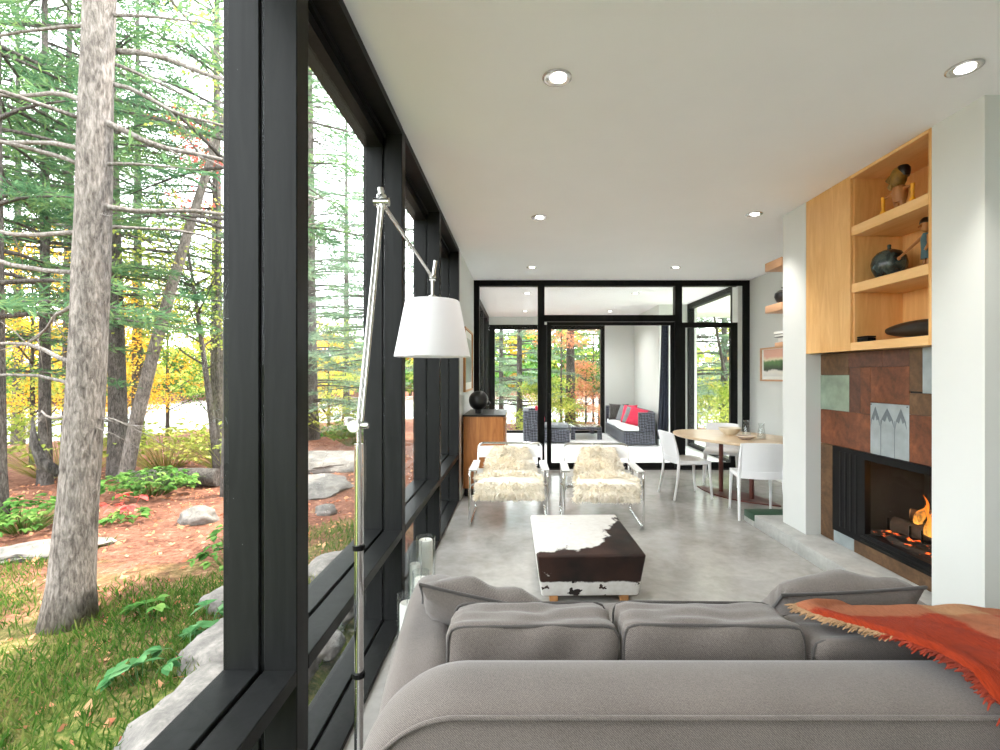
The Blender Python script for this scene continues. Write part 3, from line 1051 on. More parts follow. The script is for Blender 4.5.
cbx('top_panel', 2.523, 2.905, 3.612, 4.139, 2.976, 2.998, 'plywood_edge')
cbx('bottom_panel', 2.523, 2.90, 3.632, 4.139, 1.69, 1.71, 'plywood_edge')
cbx('shelf', 2.50, 2.884, 2.926, 3.609, 1.682, 1.742, 'plywood_edge')
cbx('shelf', 2.50, 2.884, 2.926, 3.599, 2.114, 2.18, 'plywood_edge')
cbx('shelf', 2.50, 2.884, 2.926, 3.599, 2.54, 2.61, 'plywood_edge')

# ---- things in the niches
# carved figure with two yellow clubs
t = thing('carved_figure', 'carved wooden figure with big mask head and outstretched arms holding yellow clubs', 'figurine', (2.60, 3.27, 2.61), -PI / 2)
bm = new_bm()
for q in (-1, 1):
    tube(bm, [(q * 0.020, 0, 0.0), (q * 0.020, 0.003, 0.03), (q * 0.024, 0, 0.06), (q * 0.012, 0, 0.085)], [0.011, 0.014, 0.020, 0.024], 12)
tube(bm, [(0, 0, 0.065), (0, 0, 0.10), (0, 0, 0.14), (0, 0, 0.165), (0, 0, 0.18)], [0.034, 0.042, 0.046, 0.042, 0.024], 16)
build('body', bm, 'carved_wood', t)
for q in (-1, 1):
    bm = new_bm()
    tube(bm, [(q * 0.03, 0, 0.150), (q * 0.08, -0.008, 0.142), (q * 0.130, -0.012, 0.136)], [0.013, 0.010, 0.009], 10)
    build('arm', bm, 'carved_wood', t)
    bm = new_bm()
    lathe(bm, [(0, 0), (0.020, 0.0), (0.023, 0.018), (0.019, 0.042), (0.010, 0.056), (0.009, 0.07), (0.012, 0.08), (0.011, 0.10), (0.012, 0.135), (0.014, 0.145), (0, 0.148)], (q * 0.126, -0.016, 0.0), 16)
    build('club', bm, 'yellow_paint', t)
bm = new_bm(); blob(bm, (0, -0.008, 0.235), (0.046, 0.050, 0.072), 3, 0.06, 3); tube(bm, [(-0.038, -0.03, 0.258), (-0.056, -0.042, 0.232), (-0.044, -0.036, 0.216)], [0.010, 0.013, 0.009], 8); tube(bm, [(-0.024, -0.03, 0.20), (-0.040, -0.038, 0.180), (-0.034, -0.034, 0.160)], [0.018, 0.016, 0.007], 8)
build('mask_head', bm, 'mask_green', t)
bm = new_bm(); lathe(bm, [(0.036, 0.235), (0.043, 0.262), (0.043, 0.288), (0.030, 0.308), (0, 0.316)], (0.016, 0.010, 0), 20); build('hair', bm, 'black_ceramic', t)
# gourd pot
t = thing('gourd_vase', 'round dark glazed gourd pot with short neck in the middle niche', 'vase', (2.70, 3.50 - 0.0, 2.18))
t.location = (2.68, 3.465, 2.18); t.scale = (0.80, 0.80, 1.0)
def mk_pot():
    q = NT('mottled_dark_glaze').set(0.22)
    v = q.coords()
    n = q.noise(v, 14, 6, 0.65, 0.6)
    q.base(q.ramp(n, [(0.36, srgb(14, 18, 22)), (0.5, srgb(38, 52, 54)), (0.62, srgb(72, 84, 78)), (0.7, srgb(30, 34, 36))]))
    return q.m
M['pot_glaze'] = mk_pot()
bm = new_bm(); lathe(bm, [(0, 0), (0.055, 0.0), (0.10, 0.03), (0.132, 0.085), (0.138, 0.125), (0.125, 0.17), (0.09, 0.205), (0.045, 0.222), (0.02, 0.225)], n=40); build('body', bm, 'pot_glaze', t)
bm = new_bm(); lathe(bm, [(0.02, 0.222), (0.014, 0.235), (0.016, 0.255), (0.012, 0.26), (0.008, 0.235)], n=16); build('neck', bm, 'pot_glaze', t)
# small puppet
t = thing('carved_puppet', 'thin painted wooden puppet with arm stretched out beside the gourd pot', 'figurine', (2.60, 3.06, 2.18), -PI / 2)
for s in (-1, 1):
    bm = new_bm(); tube(bm, [(s * 0.014, 0, 0), (s * 0.014, 0.002, 0.05), (s * 0.013, 0, 0.10)], [0.010, 0.009, 0.011], 10); build('leg', bm, 'carved_wood', t)
bm = new_bm(); tube(bm, [(0, 0, 0.06), (0, 0, 0.12), (0, 0, 0.19), (0, 0, 0.225)], [0.027, 0.024, 0.028, 0.016], 14); build('coat', bm, 'blue_cloth', t)
bm = new_bm(); blob(bm, (0, 0, 0.272), (0.030, 0.032, 0.040), 3, 0.08, 5); tube(bm, [(0, -0.03, 0.272), (0, -0.048, 0.262)], [0.008, 0.005], 8); build('head', bm, 'carved_wood', t)
bm = new_bm(); lathe(bm, [(0.034, 0.288), (0.030, 0.31), (0.016, 0.324), (0, 0.327)], n=16); build('hair', bm, 'dark_wood', t)
bm = new_bm(); tube(bm, [(-0.02, 0, 0.21), (-0.09, -0.012, 0.165), (-0.185, -0.02, 0.115)], [0.011, 0.009, 0.007], 8); blob(bm, (-0.19, -0.02, 0.11), (0.012, 0.01, 0.014), 2, 0.1, 2); build('arm', bm, 'carved_wood', t)
bm = new_bm(); tube(bm, [(0.02, 0, 0.21), (0.04, -0.015, 0.15), (0.03, -0.03, 0.11)], [0.011, 0.009, 0.008], 8); build('arm', bm, 'carved_wood', t)
# long dark bowl
bm = new_bm()
pts, rad = [], []
for i in range(17):
    u = i / 16
    pts.append((0, 0.26 - 0.62 * u * 0.92, 0.060 + 0.012 * (1 - u)))
    rad.append(0.058 * max(0.06, math.sin(PI * (0.06 + 0.86 * u)) ** 0.55))
tube(bm, pts, rad, 20)
o = build('carved_vessel', bm, 'dark_wood', angle=60)
o.location = (2.66, 3.19, 1.742)
tag(o, 'long dark carved wooden vessel lying in the lowest niche', 'vessel')
t = thing('black_box', 'small black box at the corner of the lowest niche', 'box', (2.57, 3.54, 1.742))
bm = new_bm(); box(bm, -0.03, 0.03, -0.055, 0.055, 0, 0.03, 0.003); build('body', bm, 'black_metal', t)
bm = new_bm(); box(bm, -0.031, 0.031, -0.056, 0.056, 0.032, 0.044, 0.003); build('lid', bm, 'black_metal', t)

# ---- floating shelves behind the column
SG = 'floating shelves behind the white column'
def fshelf(x0, y1, z0, z1, label):
    bm = new_bm(); box(bm, x0, 3.20, 4.531, y1, z0, z1, 0.003)
    o = build('floating_shelf', bm, 'shelf_wood', origin=(2.85, 4.531, z0))
    tag(o, label, 'shelf', SG)
fshelf(2.485, 4.83, 2.536, 2.617, 'empty floating wood shelf, topmost behind the white column')
fshelf(2.485, 4.83, 2.117, 2.19, 'floating wood shelf carrying the black pot behind the column')
fshelf(2.55, 4.77, 1.775, 1.82, 'short floating shelf carrying books, below the black pot')
t = thing('black_pot', 'glossy black lidded pot on the shelf behind the column', 'vase', (2.62, 4.69, 2.19))
bm = new_bm(); lathe(bm, [(0, 0), (0.05, 0), (0.085, 0.03), (0.105, 0.075), (0.10, 0.11), (0.07, 0.137), (0.04, 0.145), (0, 0.145)], n=32); build('body', bm, 'black_ceramic', t)
bm = new_bm(); lathe(bm, [(0.028, 0.144), (0.03, 0.155), (0.045, 0.163), (0.042, 0.17), (0, 0.168)], n=24); build('rim', bm, 'black_ceramic', t)
def book(label, x, y, z, w, d, h, mat, rz, group):
    t = thing('book', label, 'book', (x, y, z), rz, group)
    bm = new_bm(); box(bm, -w / 2, w / 2, -d / 2, d / 2, 0, h * 0.12); box(bm, -w / 2, w / 2, -d / 2, d / 2, h * 0.88, h); box(bm, w / 2 - h * 0.1, w / 2, -d / 2, d / 2, h * 0.1, h * 0.9); build('cover', bm, mat, t)
    bm = new_bm(); box(bm, -w / 2 + 0.003, w / 2 - h * 0.11, -d / 2 + 0.003, d / 2 - 0.003, h * 0.125, h * 0.875); build('pages', bm, 'mat_white', t)
BG = 'books stacked behind the column'
M['book_dark'] = plain('dark_book_cloth', srgb(70, 70, 82), 0.6)
M['book_pale'] = plain('pale_book_cloth', srgb(206, 204, 200), 0.6)
book('pale thick book at the bottom of the little shelf stack', 2.70, 4.66, 1.82, 0.26, 0.19, 0.05, 'book_pale', 0, BG)
book('dark book in the middle of the little shelf stack', 2.69, 4.66, 1.871, 0.30, 0.20, 0.028, 'book_dark', 0.0, BG)
book('grey book on top of the little shelf stack', 2.68, 4.665, 1.90, 0.29, 0.20, 0.03, 'book_pale', 0.0, BG)

# ---- pictures
t = thing('framed_picture', 'framed landscape picture with dark green strip hanging beside the dining table', 'picture', (3.668, 6.86, 1.41))
def pic(t, face, w, h, frame_mat, art_mat, mat_w, art):
    s = face
    bm = new_bm()
    fw = 0.025
    for y0, y1, z0, z1 in ((-w / 2, w / 2, 0, fw), (-w / 2, w / 2, h - fw, h), (-w / 2, -w / 2 + fw, fw, h - fw), (w / 2 - fw, w / 2, fw, h - fw)):
        box(bm, min(0, s * 0.03), max(0, s * 0.03), y0, y1, z0, z1)
    build('frame', bm, frame_mat, t)
    bm = new_bm(); box(bm, min(0, s * 0.012), max(0, s * 0.012), -w / 2 + fw, w / 2 - fw, fw, h - fw); build('mount', bm, 'mat_white', t)
    y0, y1, z0, z1 = art
    bm = new_bm(); box(bm, min(s * 0.0125, s * 0.015), max(s * 0.0125, s * 0.015), y0, y1, z0, z1); build('print', bm, art_mat, t)
M['print_a'] = mk_print('landscape_print', [(0.02, grey(0.6)), (0.14, srgb(228, 226, 216)), (0.17, srgb(40, 56, 40)), (0.28, srgb(86, 128, 70)), (0.31, srgb(236, 224, 190)), (0.36, srgb(226, 172, 150)), (0.5, srgb(214, 160, 140))])
pic(t, -1, 0.72, 0.49, 'shelf_wood', 'print_a', 0.05, (-0.31, 0.28, 0.07, 0.46))
t = thing('framed_picture', 'wood framed picture on the white wall above the teak cabinet', 'picture', (-0.698, 6.62, 1.28))
M['print_b'] = mk_print('grey_print', [(0.1, srgb(150, 160, 150)), (0.4, srgb(92, 104, 96)), (0.7, srgb(186, 190, 180))])
pic(t, 1, 1.0, 0.84, 'peg_wood', 'print_b', 0.06, (-0.40, 0.40, 0.12, 0.72))

# ================================================================== SOFA (origin on the floor)
SX, SY = 0.55, 1.6
sofa = thing('sofa', 'grey herringbone fabric sofa seen from behind, rounded back and rolled arms', 'sofa', (SX, SY, 0))
def outline(xl, xr, ztop, r, n=14, zb=0.08):
    P = [((xl, zb), (-1, 0)), ((xl, ztop - r - 0.12), (-1, 0))]
    for i in range(n + 1):
        a = PI - (PI / 2) * i / n
        P.append(((xl + r + r * math.cos(a), ztop - r + r * math.sin(a)), (math.cos(a), math.sin(a))))
    for i in range(1, 20):
        P.append(((xl + r + (xr - xl - 2 * r) * i / 20, ztop), (0, 1)))
    for i in range(n + 1):
        a = PI / 2 - (PI / 2) * i / n
        P.append(((xr - r + r * math.cos(a), ztop - r + r * math.sin(a)), (math.cos(a), math.sin(a))))
    P += [((xr, ztop - r - 0.12), (1, 0)), ((xr, zb), (1, 0))]
    return P
OUT = outline(-0.350, 1.485, 0.772, 0.225)
prof = [(1.02, 0.0), (1.028, 0.010), (1.06, 0.020), (1.10, 0.026), (1.14, 0.026), (1.18, 0.020), (1.215, 0.006), (1.24, -0.02), (1.25, -0.06)]
bm = new_bm()
rings = []
for y, off in prof:
    rings.append([bm.verts.new((p[0] + n[0] * off - SX, y - SY, p[1] + n[1] * off)) for p, n in OUT])
for A, B in zip(rings, rings[1:]):
    for k in range(len(A) - 1):
        bm.faces.new((A[k], A[k + 1], B[k + 1], B[k]))
    bm.faces.new((A[-1], A[0], B[0], B[-1]))
bm.faces.new(rings[0]); bm.faces.new(rings[-1][::-1])
build('backrest', bm, 'sofa', sofa, angle=50)
bm = new_bm(); tube(bm, [(p[0] - SX, 1.018 - SY, p[1] + n[1] * 0.001) for p, n in OUT], 0.005, 8); build('piping', bm, 'sofa', sofa)
for s, xc in ((-1, -0.352), (1, 1.462)):
    bm = new_bm(); superbox(bm, (xc - SX, 1.655 - SY, 0.37), (0.108, 0.535, 0.298), 4.2, 12)
    for v in bm.verts:
        v.co.x -= s * 0.085 * max(0.0, (2.10 - SY - v.co.y)) / 0.98
    build('arm', bm, 'sofa', sofa, angle=80)
bm = new_bm(); box(bm, -0.36 - SX, 1.47 - SX, 1.06 - SY, 2.17 - SY, 0.07, 0.31, 0.02); build('base', bm, 'sofa', sofa)
for k in range(3):
    xc = -0.24 + 0.265 + k * 0.53
    bm = new_bm(); superbox(bm, (xc - SX, 1.73 - SY, 0.395), (0.264, 0.48, 0.085), 7, 12, 0.012, k); build('seat_cushion', bm, 'sofa', sofa, angle=80)
def loop(cx, cy, cz, sx, sy, sz, a, k, n=72):
    w = (1 - abs(a) ** k) ** (1 / k)
    P = []
    for i in range(n):
        t = 2 * PI * i / n
        c, s = math.cos(t), math.sin(t)
        d = (abs(c) ** k + abs(s) ** k) ** (1 / k)
        P.append(Vector((cx + sx * w * c / d, cy + sy * a, cz + sz * w * s / d)))
    return P
for k, (x0, x1, zt, tilt) in enumerate(((-0.19, 0.268, 0.820, 0.02), (0.285, 0.765, 0.822, -0.02), (0.775, 1.30, 0.788, 0.05))):
    s = ((x1 - x0) / 2, 0.095, 0.19)
    cc = ((x0 + x1) / 2 - SX, 1.352 - SY, zt - 0.19)
    mt = Matrix.Translation(cc) @ Matrix.Rotation(tilt, 4, 'Z') @ Matrix.Rotation(-0.10, 4, 'X')
    bm = new_bm(); superbox(bm, (0, 0, 0), s, 15, 16, 0.012, k * 3.1, mt)
    bc = build('back_cushion', bm, 'sofa', sofa, angle=80)
    for a in (-0.88, 0.88):
        bm = new_bm(); tube(bm, [mt @ p for p in loop(0, 0, 0, s[0] * 1.004, s[1], s[2] * 1.004, a, 15, 120)], 0.0042, 8, closed=True); build('cushion_piping', bm, 'sofa_pipe', bc)
for x in (-0.30, 1.40):
    for y in (1.12, 2.08):
        bm = new_bm(); box(bm, x - 0.03 - SX, x + 0.03 - SX, y - 0.03 - SY, y + 0.03 - SY, 0, 0.075, 0.004); build('leg', bm, 'dark_wood', sofa)

def scatter(label, cat, loc, rot, w, h, t, mat, pipe, seed, group=None, crease=0.010):
    bm, edge = pillow_bm(w, h, t, 16, seed, crease)
    e = thing('scatter_pillow', label, cat, loc, 0, group)
    e.rotation_euler = rot
    build('cover', bm, mat, e, angle=80)
    if pipe:
        bm = new_bm(); tube(bm, edge, 0.0055, 8, closed=True); build('piping', bm, pipe, e)
    return e
scatter('grey fabric scatter pillow leaning in the window-side corner of the sofa', 'pillow', (-0.135, 1.745, 0.635), (math.radians(52), math.radians(13), math.radians(3)), 0.46, 0.44, 0.17, 'sofa', 'sofa_pipe', 3.3, 'scatter pillows on the sofa', crease=0.020)
scatter('grey crumpled scatter pillow leaning on the sofa arm near the hearth', 'pillow', (1.14, 1.765, 0.640), (math.radians(50), math.radians(-5), math.radians(-4)), 0.46, 0.44, 0.20, 'sofa', 'sofa_pipe', 8.1, 'scatter pillows on the sofa', crease=0.026)

# ------------------------------------------------------------------ throw over the sofa corner
def throw_path(s):
    """s in metres from the hem hanging behind the sofa, up over the back and on to the cushion"""
    K = [(1.000, 0.16), (0.995, 0.45), (0.995, 0.70), (1.005, 0.785), (1.05, 0.822), (1.12, 0.832), (1.20, 0.826), (1.27, 0.818), (1.34, 0.806), (1.42, 0.800), (1.47, 0.775), (1.50, 0.72)]
    L = [0]
    for a, b in zip(K, K[1:]):
        L.append(L[-1] + math.dist(a, b))
    s *= L[-1]
    for i in range(len(K) - 1):
        if s <= L[i + 1] or i == len(K) - 2:
            t = (s - L[i]) / (L[i + 1] - L[i])
            return K[i][0] * (1 - t) + K[i + 1][0] * t, K[i][1] * (1 - t) + K[i + 1][1] * t
def throw_edge(y, z):
    # left hem: starts on the cushion, runs diagonally across the top and down the back
    if y < 1.008:
        return 1.03 + 0.10 * (0.80 - z)
    return 1.00 - 0.44 * (y - 1.0) + 0.025 * math.sin((y - 1.0) * 14) + (2.2 * (y - 1.40) if y > 1.40 else 0)
def throw_pt(u, v):
    y, z = throw_path(u)
    xl = throw_edge(y, z)
    x = xl + (1.60 - xl) * v
    f = 0.005 * math.sin(v * 15 + u * 5) + 0.010 * mnoise.noise(Vector((u * 6, v * 6, 2)))
    lip = 0.020 * math.exp(-((v - 0.04) / 0.05) ** 2)
    drop = 0.0
    if x > 1.30:
        drop = -0.8 * (x - 1.30) ** 2
    up = 1.0 if y > 1.01 else 0.15
    return Vector((x - SX, y - (0.012 + abs(f) + lip) * (1 - up) - SY, z + 0.010 + (abs(f) + lip) * up + drop * (0.3 + 0.7 * up)))
tw = thing('throw_blanket', 'orange and cream plaid wool throw draped over the sofa back corner', 'blanket', (SX, SY, 0))
bm = new_bm()
for v in range(1):
    sheet(bm, throw_pt, 70, 46, 0.013)
# world-scaled pattern: the mesh is moved so that object space equals room space
bmesh.ops.translate(bm, verts=bm.verts, vec=(SX, SY, 0))
to = build('blanket', bm, 'throw', tw, angle=80)
to.location = (-SX, -SY, 0)
rng = np.random.default_rng(5)
for nm, mat, u0, u1, cnt in (('fringe', 'fringe', 0.70, 0.97, 170), ('fringe', 'fringe_orange', 0.05, 0.72, 420)):
    bm = new_bm()
    for i in range(cnt):
        u = u0 + (u1 - u0) * (i + random.random()) / cnt
        p = throw_pt(u, 0.0)
        d = Vector((-1, random.uniform(-.5, .5), random.uniform(-0.5, 0.1))) if p.y + SY > 1.015 else Vector((-0.7, -0.25, random.uniform(-1, -.3)))
        d.normalize()
        l = random.uniform(0.012, 0.032)
        tube(bm, [p + Vector((0.01, 0, 0)), p + d * l * 0.5 + Vector((0, 0, 0.004)), p + d * l], [0.0022, 0.0028, 0.0012], 5)
    build(nm, bm, mat, tw)

# ================================================================== OTTOMAN
ot = thing('ottoman', 'brown and white cowhide ottoman on short wooden feet', 'ottoman', (0.465, 3.53, 0), 0.02)
bm = new_bm()
vs = box(bm, -0.355, 0.355, -0.45, 0.45, 0.05, 0.345, 0)
r = bmesh.ops.subdivide_edges(bm, edges=bm.edges, cuts=9, use_grid_fill=True)
for v in bm.verts:
    k = (v.co.z - 0.05) / 0.295
    f = 0.90 + 0.10 * k
    g = 0.86 + 0.14 * k
    v.co.x *= f
    v.co.y *= g
    if k > 0.98:
        v.co.z += 0.022 * (1 - (v.co.x / 0.355) ** 2) * (1 - (v.co.y / 0.45) ** 2)
es = [e for e in bm.edges if e.calc_face_angle(0) > 0.6]
bmesh.ops.bevel(bm, geom=es, offset=0.018, segments=4, profile=0.5, affect='EDGES', clamp_overlap=True)
build('body', bm, 'cow', ot, angle=60)
for x in (-0.235, 0.235):
    for y in (-0.32, 0.32):
        bm = new_bm(); box(bm, x - 0.028, x + 0.028, y - 0.028, y + 0.028, 0, 0.055, 0.004); build('foot', bm, 'peg_wood', ot)

# ================================================================== SLING ARMCHAIRS
def fleece_mesh(name, parent, path, width, n, seed, hl=0.05):
    """a fleece: rounded pad following path [(y,z)], half-width function width(t), covered in tufts"""
    rg = np.random.default_rng(seed)
    P = [Vector((0, y, z)) for y, z in path]
    L = [0]
    for a, b in zip(P, P[1:]):
        L.append(L[-1] + (b - a).length)
    def at(t):
        s = t * L[-1]
        for i in range(len(P) - 1):
            if s <= L[i + 1] or i == len(P) - 2:
                k = (s - L[i]) / (L[i + 1] - L[i])
                d = (P[i + 1] - P[i]).normalized()
                return P[i].lerp(P[i + 1], k), d
    def surf(u, v):
        p, d = at(u)
        w = width(u) * (1 + 0.10 * mnoise.noise(Vector((u * 5, 3 * (v > .5), seed))))
        x = (2 * v - 1) * w
        nrm = d.cross(Vector((1, 0, 0)))
        edge = max(0.0, 1 - abs(2 * v - 1) ** 3) ** 0.5 * max(0, 1 - abs(2 * u - 1) ** 8) ** 0.5
        return Vector((x, 0, 0)) + p + nrm * (0.012 + 0.050 * edge + 0.018 * mnoise.noise(Vector((x * 14, u * 12, seed))))
    bm = new_bm()
    sheet(bm, surf, 36, 28, 0.012)
    pad = build(name, bm, 'fleece', parent, angle=180)
    # tufts of wool
    Ps, Ds = [], []
    for i in range(n):
        u, v = rg.random(), rg.random()
        if rg.random() < 0.25:
            v = rg.choice([0.01, 0.99]) + rg.normal() * 0.01
            v = min(1, max(0, v))
        if rg.random() < 0.10:
            u = 1 - abs(rg.normal()) * 0.01
        p = surf(u, v)
        _, d = at(u)
        nrm = d.cross(Vector((1, 0, 0)))
        e = 2 * v - 1
        dd = nrm * (0.75 - 0.5 * abs(e)) + d * 0.55 + Vector((1, 0, 0)) * e * 0.8 + Vector(rg.normal(size=3)) * 0.38
        Ps.append(p - dd.normalized() * 0.008)
        Ds.append(dd)
    Ps, Ds = np.array(Ps), np.array(Ds)
    V, F = diamonds(Ps, Ds, hl * (0.6 + 0.7 * rg.random(n)), 0.010 + 0.008 * rg.random(n), rg)
    np_mesh('wool', V, F, 'fleece', pad)
    return pad

def sling_chair(label, x, y, rz):
    t = thing('sling_armchair', label, 'armchair', (x, y, 0), rz, 'chrome sling armchairs facing the sofa')
    R = 0.0125
    for s in (-1, 1):
        bm = new_bm()
        X = s * 0.385
        tube(bm, fillet([(X, -0.345, R), (X, -0.345, 0.545), (X, 0.23, 0.545), (X, 0.33, R)], 0.055, 6, True), R, 12, True)
        build('side_frame', bm, 'chrome', t)
    bm = new_bm()
    tube(bm, fillet([(-0.352, 0.05, 0.30), (-0.352, 0.20, 0.36), (-0.352, 0.335, 0.735), (0.352, 0.335, 0.735), (0.352, 0.20, 0.36), (0.352, 0.05, 0.30)], 0.06, 6), R, 12)
    build('back_frame', bm, 'chrome', t)
    bm = new_bm()
    tube(bm, fillet([(-0.335, 0.26, 0.27), (-0.335, -0.30, 0.425), (0.335, -0.30, 0.425), (0.335, 0.26, 0.27)], 0.05, 6, True), R, 12, True)
    build('seat_frame', bm, 'chrome', t)
    for s in (-1, 1):
        bm = new_bm(); tube(bm, [(s * 0.34, -0.26, 0.415), (s * 0.385, -0.33, 0.40)], R, 10); build('strut', bm, 'chrome', t)
        bm = new_bm(); tube(bm, [(s * 0.345, 0.1, 0.32), (s * 0.385, 0.27, 0.30)], R, 10); build('strut', bm, 'chrome', t)
    # slings
    bm = new_bm(); sheet(bm, lambda u, v: Vector(((2 * u - 1) * 0.34, -0.315 + 0.53 * v, 0.432 - 0.135 * v - 0.035 * (1 - (2 * u - 1) ** 2))), 12, 10, 0.006); build('seat_sling', bm, 'white_leather', t)
    for z0, z1, dy in ((0.585, 0.705, 0.03), (0.40, 0.47, 0.03)):
        bm = new_bm(); sheet(bm, lambda u, v: Vector(((2 * u - 1) * 0.358, 0.20 + (z0 + (z1 - z0) * v - 0.36) * 0.36 + 0.002 - 0.016 + dy * (1 - (2 * u - 1) ** 2), z0 + (z1 - z0) * v)), 14, 4, 0.006); build('back_sling', bm, 'white_leather', t)
    for s in (-1, 1):
        bm = new_bm(); sheet(bm, lambda u, v: Vector((s * (0.385 - 0.06 + 0.075 * u), -0.31 + 0.53 * v, 0.560 - 0.004 * math.sin(PI * v))), 4, 10, 0.006); build('armrest_strap', bm, 'white_leather', t)
        bm = new_bm(); tube(bm, fillet([(s * 0.385, -0.30, 0.548), (s * 0.325, -0.30, 0.548), (s * 0.325, 0.22, 0.548), (s * 0.385, 0.22, 0.548)], 0.03, 5), 0.008, 8); build('armrest_rail', bm, 'chrome', t)
        bm = new_bm(); sheet(bm, lambda u, v: Vector((s * 0.352, -0.24 + 0.20 * u, 0.36 + 0.17 * v)), 4, 4, 0.005); build('side_strap', bm, 'white_leather', t)
    return t
C1, C2 = (-0.09, 5.07), (0.845, 5.00)
sling_chair('chrome and white sling armchair beside the teak cabinet, fleece over its seat', C1[0], C1[1], 0.0)
sling_chair('chrome and white sling armchair nearer the dining table, fleece over its seat', C2[0], C2[1], -0.04)
def fleece(label, x, y, rz, wtop, wbot, shift, seed):
    t = thing('sheepskin', label, 'sheepskin', (x, y, 0), rz, 'cream sheepskins on the armchairs')
    t.location = (x + shift, y, 0)
    path = [(0.30, 0.700), (0.275, 0.66), (0.225, 0.55), (0.17, 0.44), (0.10, 0.36), (0.0, 0.375), (-0.15, 0.415), (-0.28, 0.455), (-0.345, 0.445), (-0.37, 0.375), (-0.366, 0.305)]
    def wid(u):
        if u < 0.45:
            return wtop * (0.62 + 0.38 * math.sin(min(1, u / 0.25) * PI / 2))
        return wtop + (wbot - wtop) * min(1, (u - 0.45) / 0.3)
    fleece_mesh('hide', t, path, wid, 15000, seed)
fleece('cream sheepskin on the armchair beside the teak cabinet', C1[0], C1[1], 0.0, 0.255, 0.315, 0.0, 3)
fleece('cream tan sheepskin, skewed, on the armchair nearer the dining table', C2[0], C2[1], -0.04, 0.235, 0.29, 0.02, 11)

# ================================================================== SIDEBOARD + VASE
sb = thing('teak_cabinet', 'tall teak cabinet against the white wall behind the armchair', 'cabinet', (-0.42, 6.42, 0))
def sbx(name, x0, x1, y0, y1, z0, z1, mat, parent=None, bev=0.002):
    bm = new_bm(); box(bm, x0, x1, y0, y1, z0, z1, bev, 1)
    return build(name, bm, mat, parent or sb)
sbx('carcass', -0.255, 0.24, -0.50, 0.50, 0.10, 0.985, 'teak')
sbx('top', -0.262, 0.262, -0.508, 0.508, 0.986, 1.006, 'dark_wood')
for y0, y1 in ((-0.49, -0.005), (0.005, 0.49)):
    d = sbx('door', 0.241, 0.258, y0, y1, 0.115, 0.975, 'teak')
    yk = y1 - 0.05 if y0 < 0 else y0 + 0.05
    bm = new_bm(); lathe(bm, [(0, 0), (0.008, 0), (0.008, 0.012), (0.014, 0.016), (0.012, 0.024), (0, 0.026)], n=14)
    bmesh.ops.transform(bm, matrix=Matrix.Translation((0.258, yk, 0.56)) @ Matrix.Rotation(PI / 2, 4, 'Y'), verts=bm.verts); build('knob', bm, 'chrome', d)
for x in (-0.22, 0.20):
    for y in (-0.46, 0.46):
        sbx('leg', x - 0.02, x + 0.02, y - 0.02, y + 0.02, 0, 0.10, 'dark_wood')
t = thing('black_vase', 'round black vase with lopsided lip on the teak cabinet', 'vase', (-0.51, 6.20, 1.006))
bm = new_bm()
for v in blob(bm, (0, 0, 0.165), (0.125, 0.125, 0.125), 4, 0.05, 4):
    pass
lathe(bm, [(0, 0), (0.045, 0), (0.045, 0.06), (0, 0.062)], n=24)
build('body', bm, 'black_ceramic', t, angle=70)
bm = new_bm(); blob(bm, (0.10, 0.02, 0.13), (0.055, 0.05, 0.03), 3, 0.15, 9); build('lip', bm, 'black_ceramic', t, angle=70)

# ================================================================== FLOOR LAMP
LX, LY = -0.532, 1.605
lp = thing('floor_lamp', 'chrome arm floor lamp with white drum shade between sofa and window', 'floor lamp', (LX, LY, 0))
def lv(x, y, z):
    return Vector((x - LX, y - LY, z))
bm = new_bm(); lathe(bm, [(0, 0), (0.165, 0), (0.165, 0.012), (0.155, 0.018), (0.03, 0.02), (0, 0.02)], n=48); build('base', bm, 'alu', lp)
bm = new_bm(); cyl(bm, lv(LX, LY, 0.02), lv(LX, LY, 1.27), 0.0150, 20); build('pole', bm, 'chrome', lp)
for z in (0.925, 0.50):
    bm = new_bm(); lathe(bm, [(0.0155, -0.008), (0.021, -0.008), (0.021, 0.008), (0.0155, 0.008)], (0, 0, z), 24, closed=True); build('collar', bm, 'black_metal', lp)
bm = new_bm(); cyl(bm, lv(LX, LY, 1.265), lv(LX, LY, 1.355), 0.0085, 14); build('stem', bm, 'alu', lp)
bm = new_bm(); cyl(bm, lv(LX - 0.012, LY - 0.02, 1.33), lv(LX - 0.012, LY + 0.02, 1.33), 0.020, 18); cyl(bm, lv(LX - 0.03, LY, 1.33), lv(LX + 0.03, LY, 1.33), 0.010, 14); lathe(bm, [(0, -0.016), (0.016, -0.012), (0.016, 0.012), (0, 0.016)], tuple(lv(LX - 0.034, LY, 1.345)), 16); build('lower_joint', bm, 'alu', lp)
A0 = Vector((LX + 0.004, LY, 1.345)); A1 = Vector((-0.540, 1.90, 2.185))
for s in (-1, 1):
    bm = new_bm(); o = Vector((0.0065 * s, 0, 0)); cyl(bm, A0 + o - Vector((LX, LY, 0)), A1 + o - Vector((LX, LY, 0)), 0.0058, 14); build('lower_arm', bm, 'alu', lp)
bm = new_bm(); j = A1 - Vector((LX, LY, 0))
cyl(bm, j + Vector((-0.03, 0, 0)), j + Vector((0.03, 0, 0)), 0.016, 18); box(bm, j.x - 0.018, j.x + 0.018, j.y - 0.012, j.y + 0.012, j.z - 0.03, j.z + 0.03, 0.006); tube(bm, [j, j + Vector((-0.004, 0.0, 0.055))], [0.010, 0.012], 12); build('elbow_joint', bm, 'alu', lp)
A2 = Vector((-0.445, 2.50, 2.005))
bm = new_bm()
cyl(bm, A1 - Vector((LX, LY, 0)), A2 - Vector((LX, LY, 0)), 0.0075, 14); build('upper_arm', bm, 'alu', lp)
h = A2 - Vector((LX, LY, 0))
